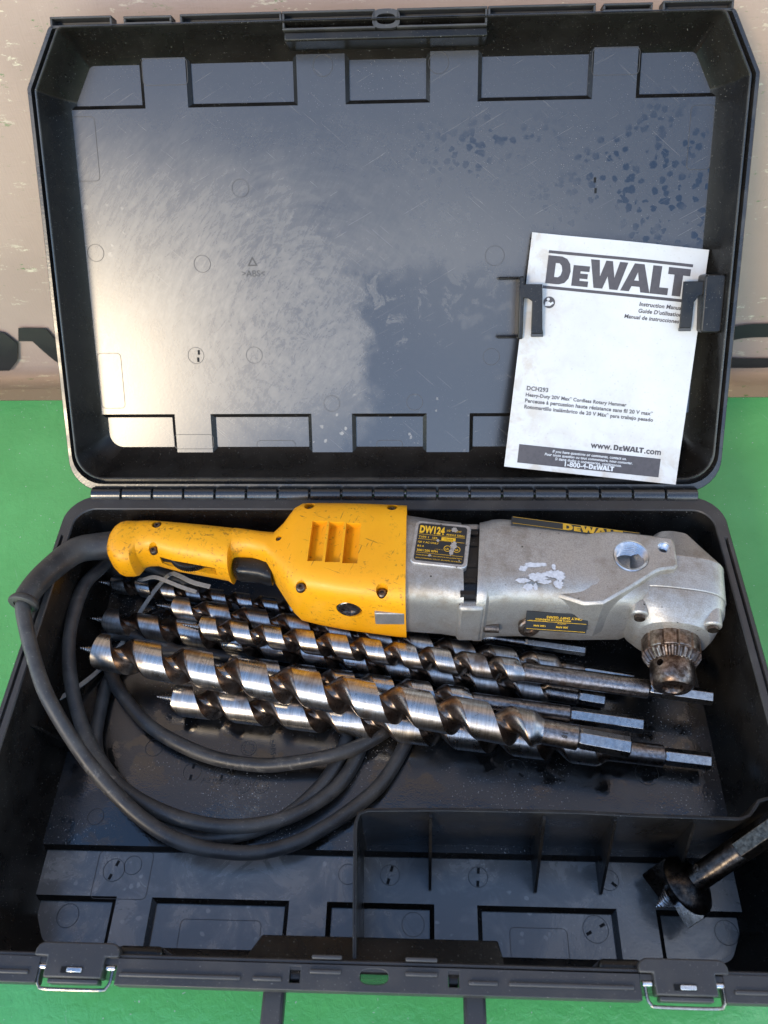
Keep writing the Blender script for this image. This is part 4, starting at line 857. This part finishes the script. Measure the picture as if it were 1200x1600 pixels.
auger('frontmost auger bit resting on the power cord, stained near its shank', (-207.6, -176.1, -70.0), (272.6, -228.0, -70.0), 14.8, 401, 49, 9.4, 446, 7.4, 37, ph=0.4)
auger('auger bit mostly hidden behind the thickest one, smooth shank and bright hex end', (-164.2, -141.8, -74.0), (221.1, -198.4, -66.0), 11.6, 245, 35, 8, 329, 7.4, 61, ph=0.7)
flat('stamped_figures', text_mesh('18', .0048, None, .02), M['moulded'], thick, T(.4300, -.002, .01065) @ RZ(R(-90)))
# ================================================================== self-feed bit
tip, end = Vector(mm(214.5, -336.8, -84)), Vector(mm(276.5, -303.4, 0)); d = (end - tip).normalized()
y = Vector((0, 0, 1)).cross(d).normalized(); z = d.cross(y)
sf = thing('self_feed_bit', 'blackened self-feed wood bit with screw point leaning in the front right compartment', 'drill bit', mat=Matrix.Translation(tip) @ Matrix((d, y, z)).transposed().to_4x4())
m = MB(); n = 24; rings = []
for i in range(100):
    x = i * .018 / 99 - .002; rb = .0012 + .0062 * (x + .002) / .018; rings.append([(x, rb * (1 + .20 * math.cos(2 * math.pi * (x / .003 - j / n))) * math.cos(2 * math.pi * j / n), rb * (1 + .20 * math.cos(2 * math.pi * (x / .003 - j / n))) * math.sin(2 * math.pi * j / n)) for j in range(n)])
m.loft(rings); m.build('lead_screw', M['bright'], sf, 60)
# cutter head: two opposed wings cut from a short drum, the upper flank of one ground bright
def wing(a0, a1, x0, x1, r, lead, bright):
    m = MB(); k = 14; rings = []
    for q, (x, rs) in enumerate(((x0, .97), (x0 + .0015, 1.0), (x1 - .005, 1.0), (x1, .80))):
        sl_ = lead * (1 - q / 3); f = lambda i: sl_ * i / k
        ring = [(x, .004 * math.cos(R(a0)), .004 * math.sin(R(a0)))]
        for i in range(k + 1):
            a_ = R(a0 + (a1 - a0) * i / k); ring.append((x + f(i), r * rs * math.cos(a_), r * rs * math.sin(a_)))
        ring.append((x + f(k), .004 * math.cos(R(a1)), .004 * math.sin(R(a1)))); rings.append(ring)
    m.loft(rings); n = len(rings[0])
    if bright:
        for i in range(3): m.mi[i * n] = 1
        m.mi[3 * n] = 1
    return m.build('cutter_wing', [M['bit'], M['bright']], sf, 25, .0007)
wing(170, 298, .0120, .034, .0235, .004, True); wing(8, -115, .0040, .034, .0235, .012, False)
m = MB(); m.rev((0, 0, 0), (1, 0, 0), [(.0290, .0215), (.0310, .0225), (.0335, .0215), (.0380, .0165), (.0410, .0110), (.0415, .0090)], 40); m.build('cutter_back', M['bit'], sf, 40)
m = MB(); m.rev((0, 0, 0), (1, 0, 0), [(.0165, .006), (.036, .0105), (.0385, .0108), (.042, .0092), (.084, .0092), (.0855, .0084)], 32); m.build('shank', M['bit'], sf, 35)
m = MB(); m.rev((0, 0, 0), (1, 0, 0), [(.085, .0096), (.135, .0096), (.137, .0085)], 6); m.build('hex_drive', M['bit'], sf, 0, .0005)
m = MB(); pz_ = Vector((.049, 0.0, .0085)); m.rev((.049, .0052, .0066), (0, .62, .78), [(0, .0030), (.0012, .0030), (.0014, .0024), (.0014, .0012), (.0006, .0010)], 18); m.build('set_screw', M['shank'], sf)
# ================================================================== white cable tie
def ribbon(pts, wd, th, name, mat, parent=None):
    P = spline(pts, .004); m = MB(); rings = []
    for i, p in enumerate(P):
        t = (P[min(i + 1, len(P) - 1)] - P[max(i - 1, 0)]).normalized(); s = t.cross(Vector((0, 0, 1))).normalized(); u = s.cross(t)
        rings.append([p + s * wd / 2 + u * th / 2, p - s * wd / 2 + u * th / 2, p - s * wd / 2 - u * th / 2, p + s * wd / 2 - u * th / 2])
    m.loft(rings); return m.build(name, mat, parent, 0)
o = ribbon([(-300, -182, -70), (-286, -162.6, -80), (-269.6, -137.4, -86), (-257, -108, -88), (-246.2, -79, -84), (-232, -62, -72), (-216, -54, -57), (-206, -58, -52), (-190, -67, -50), (-172, -71, -52)], .0042, .0012, 'cable_tie', M['tie']); tag(o, 'flat white nylon cable tie running under the auger tips below the drill handle', 'cable tie')
o = ribbon([(-247, -58, -60), (-240, -62, -54), (-228, -61, -51), (-214, -66, -51), (-200, -71, -53), (-186, -74, -57)], .0036, .0012, 'cable_tie', M['tie']); tag(o, 'short white nylon cable tie looped below the speed dial of the handle', 'cable tie')
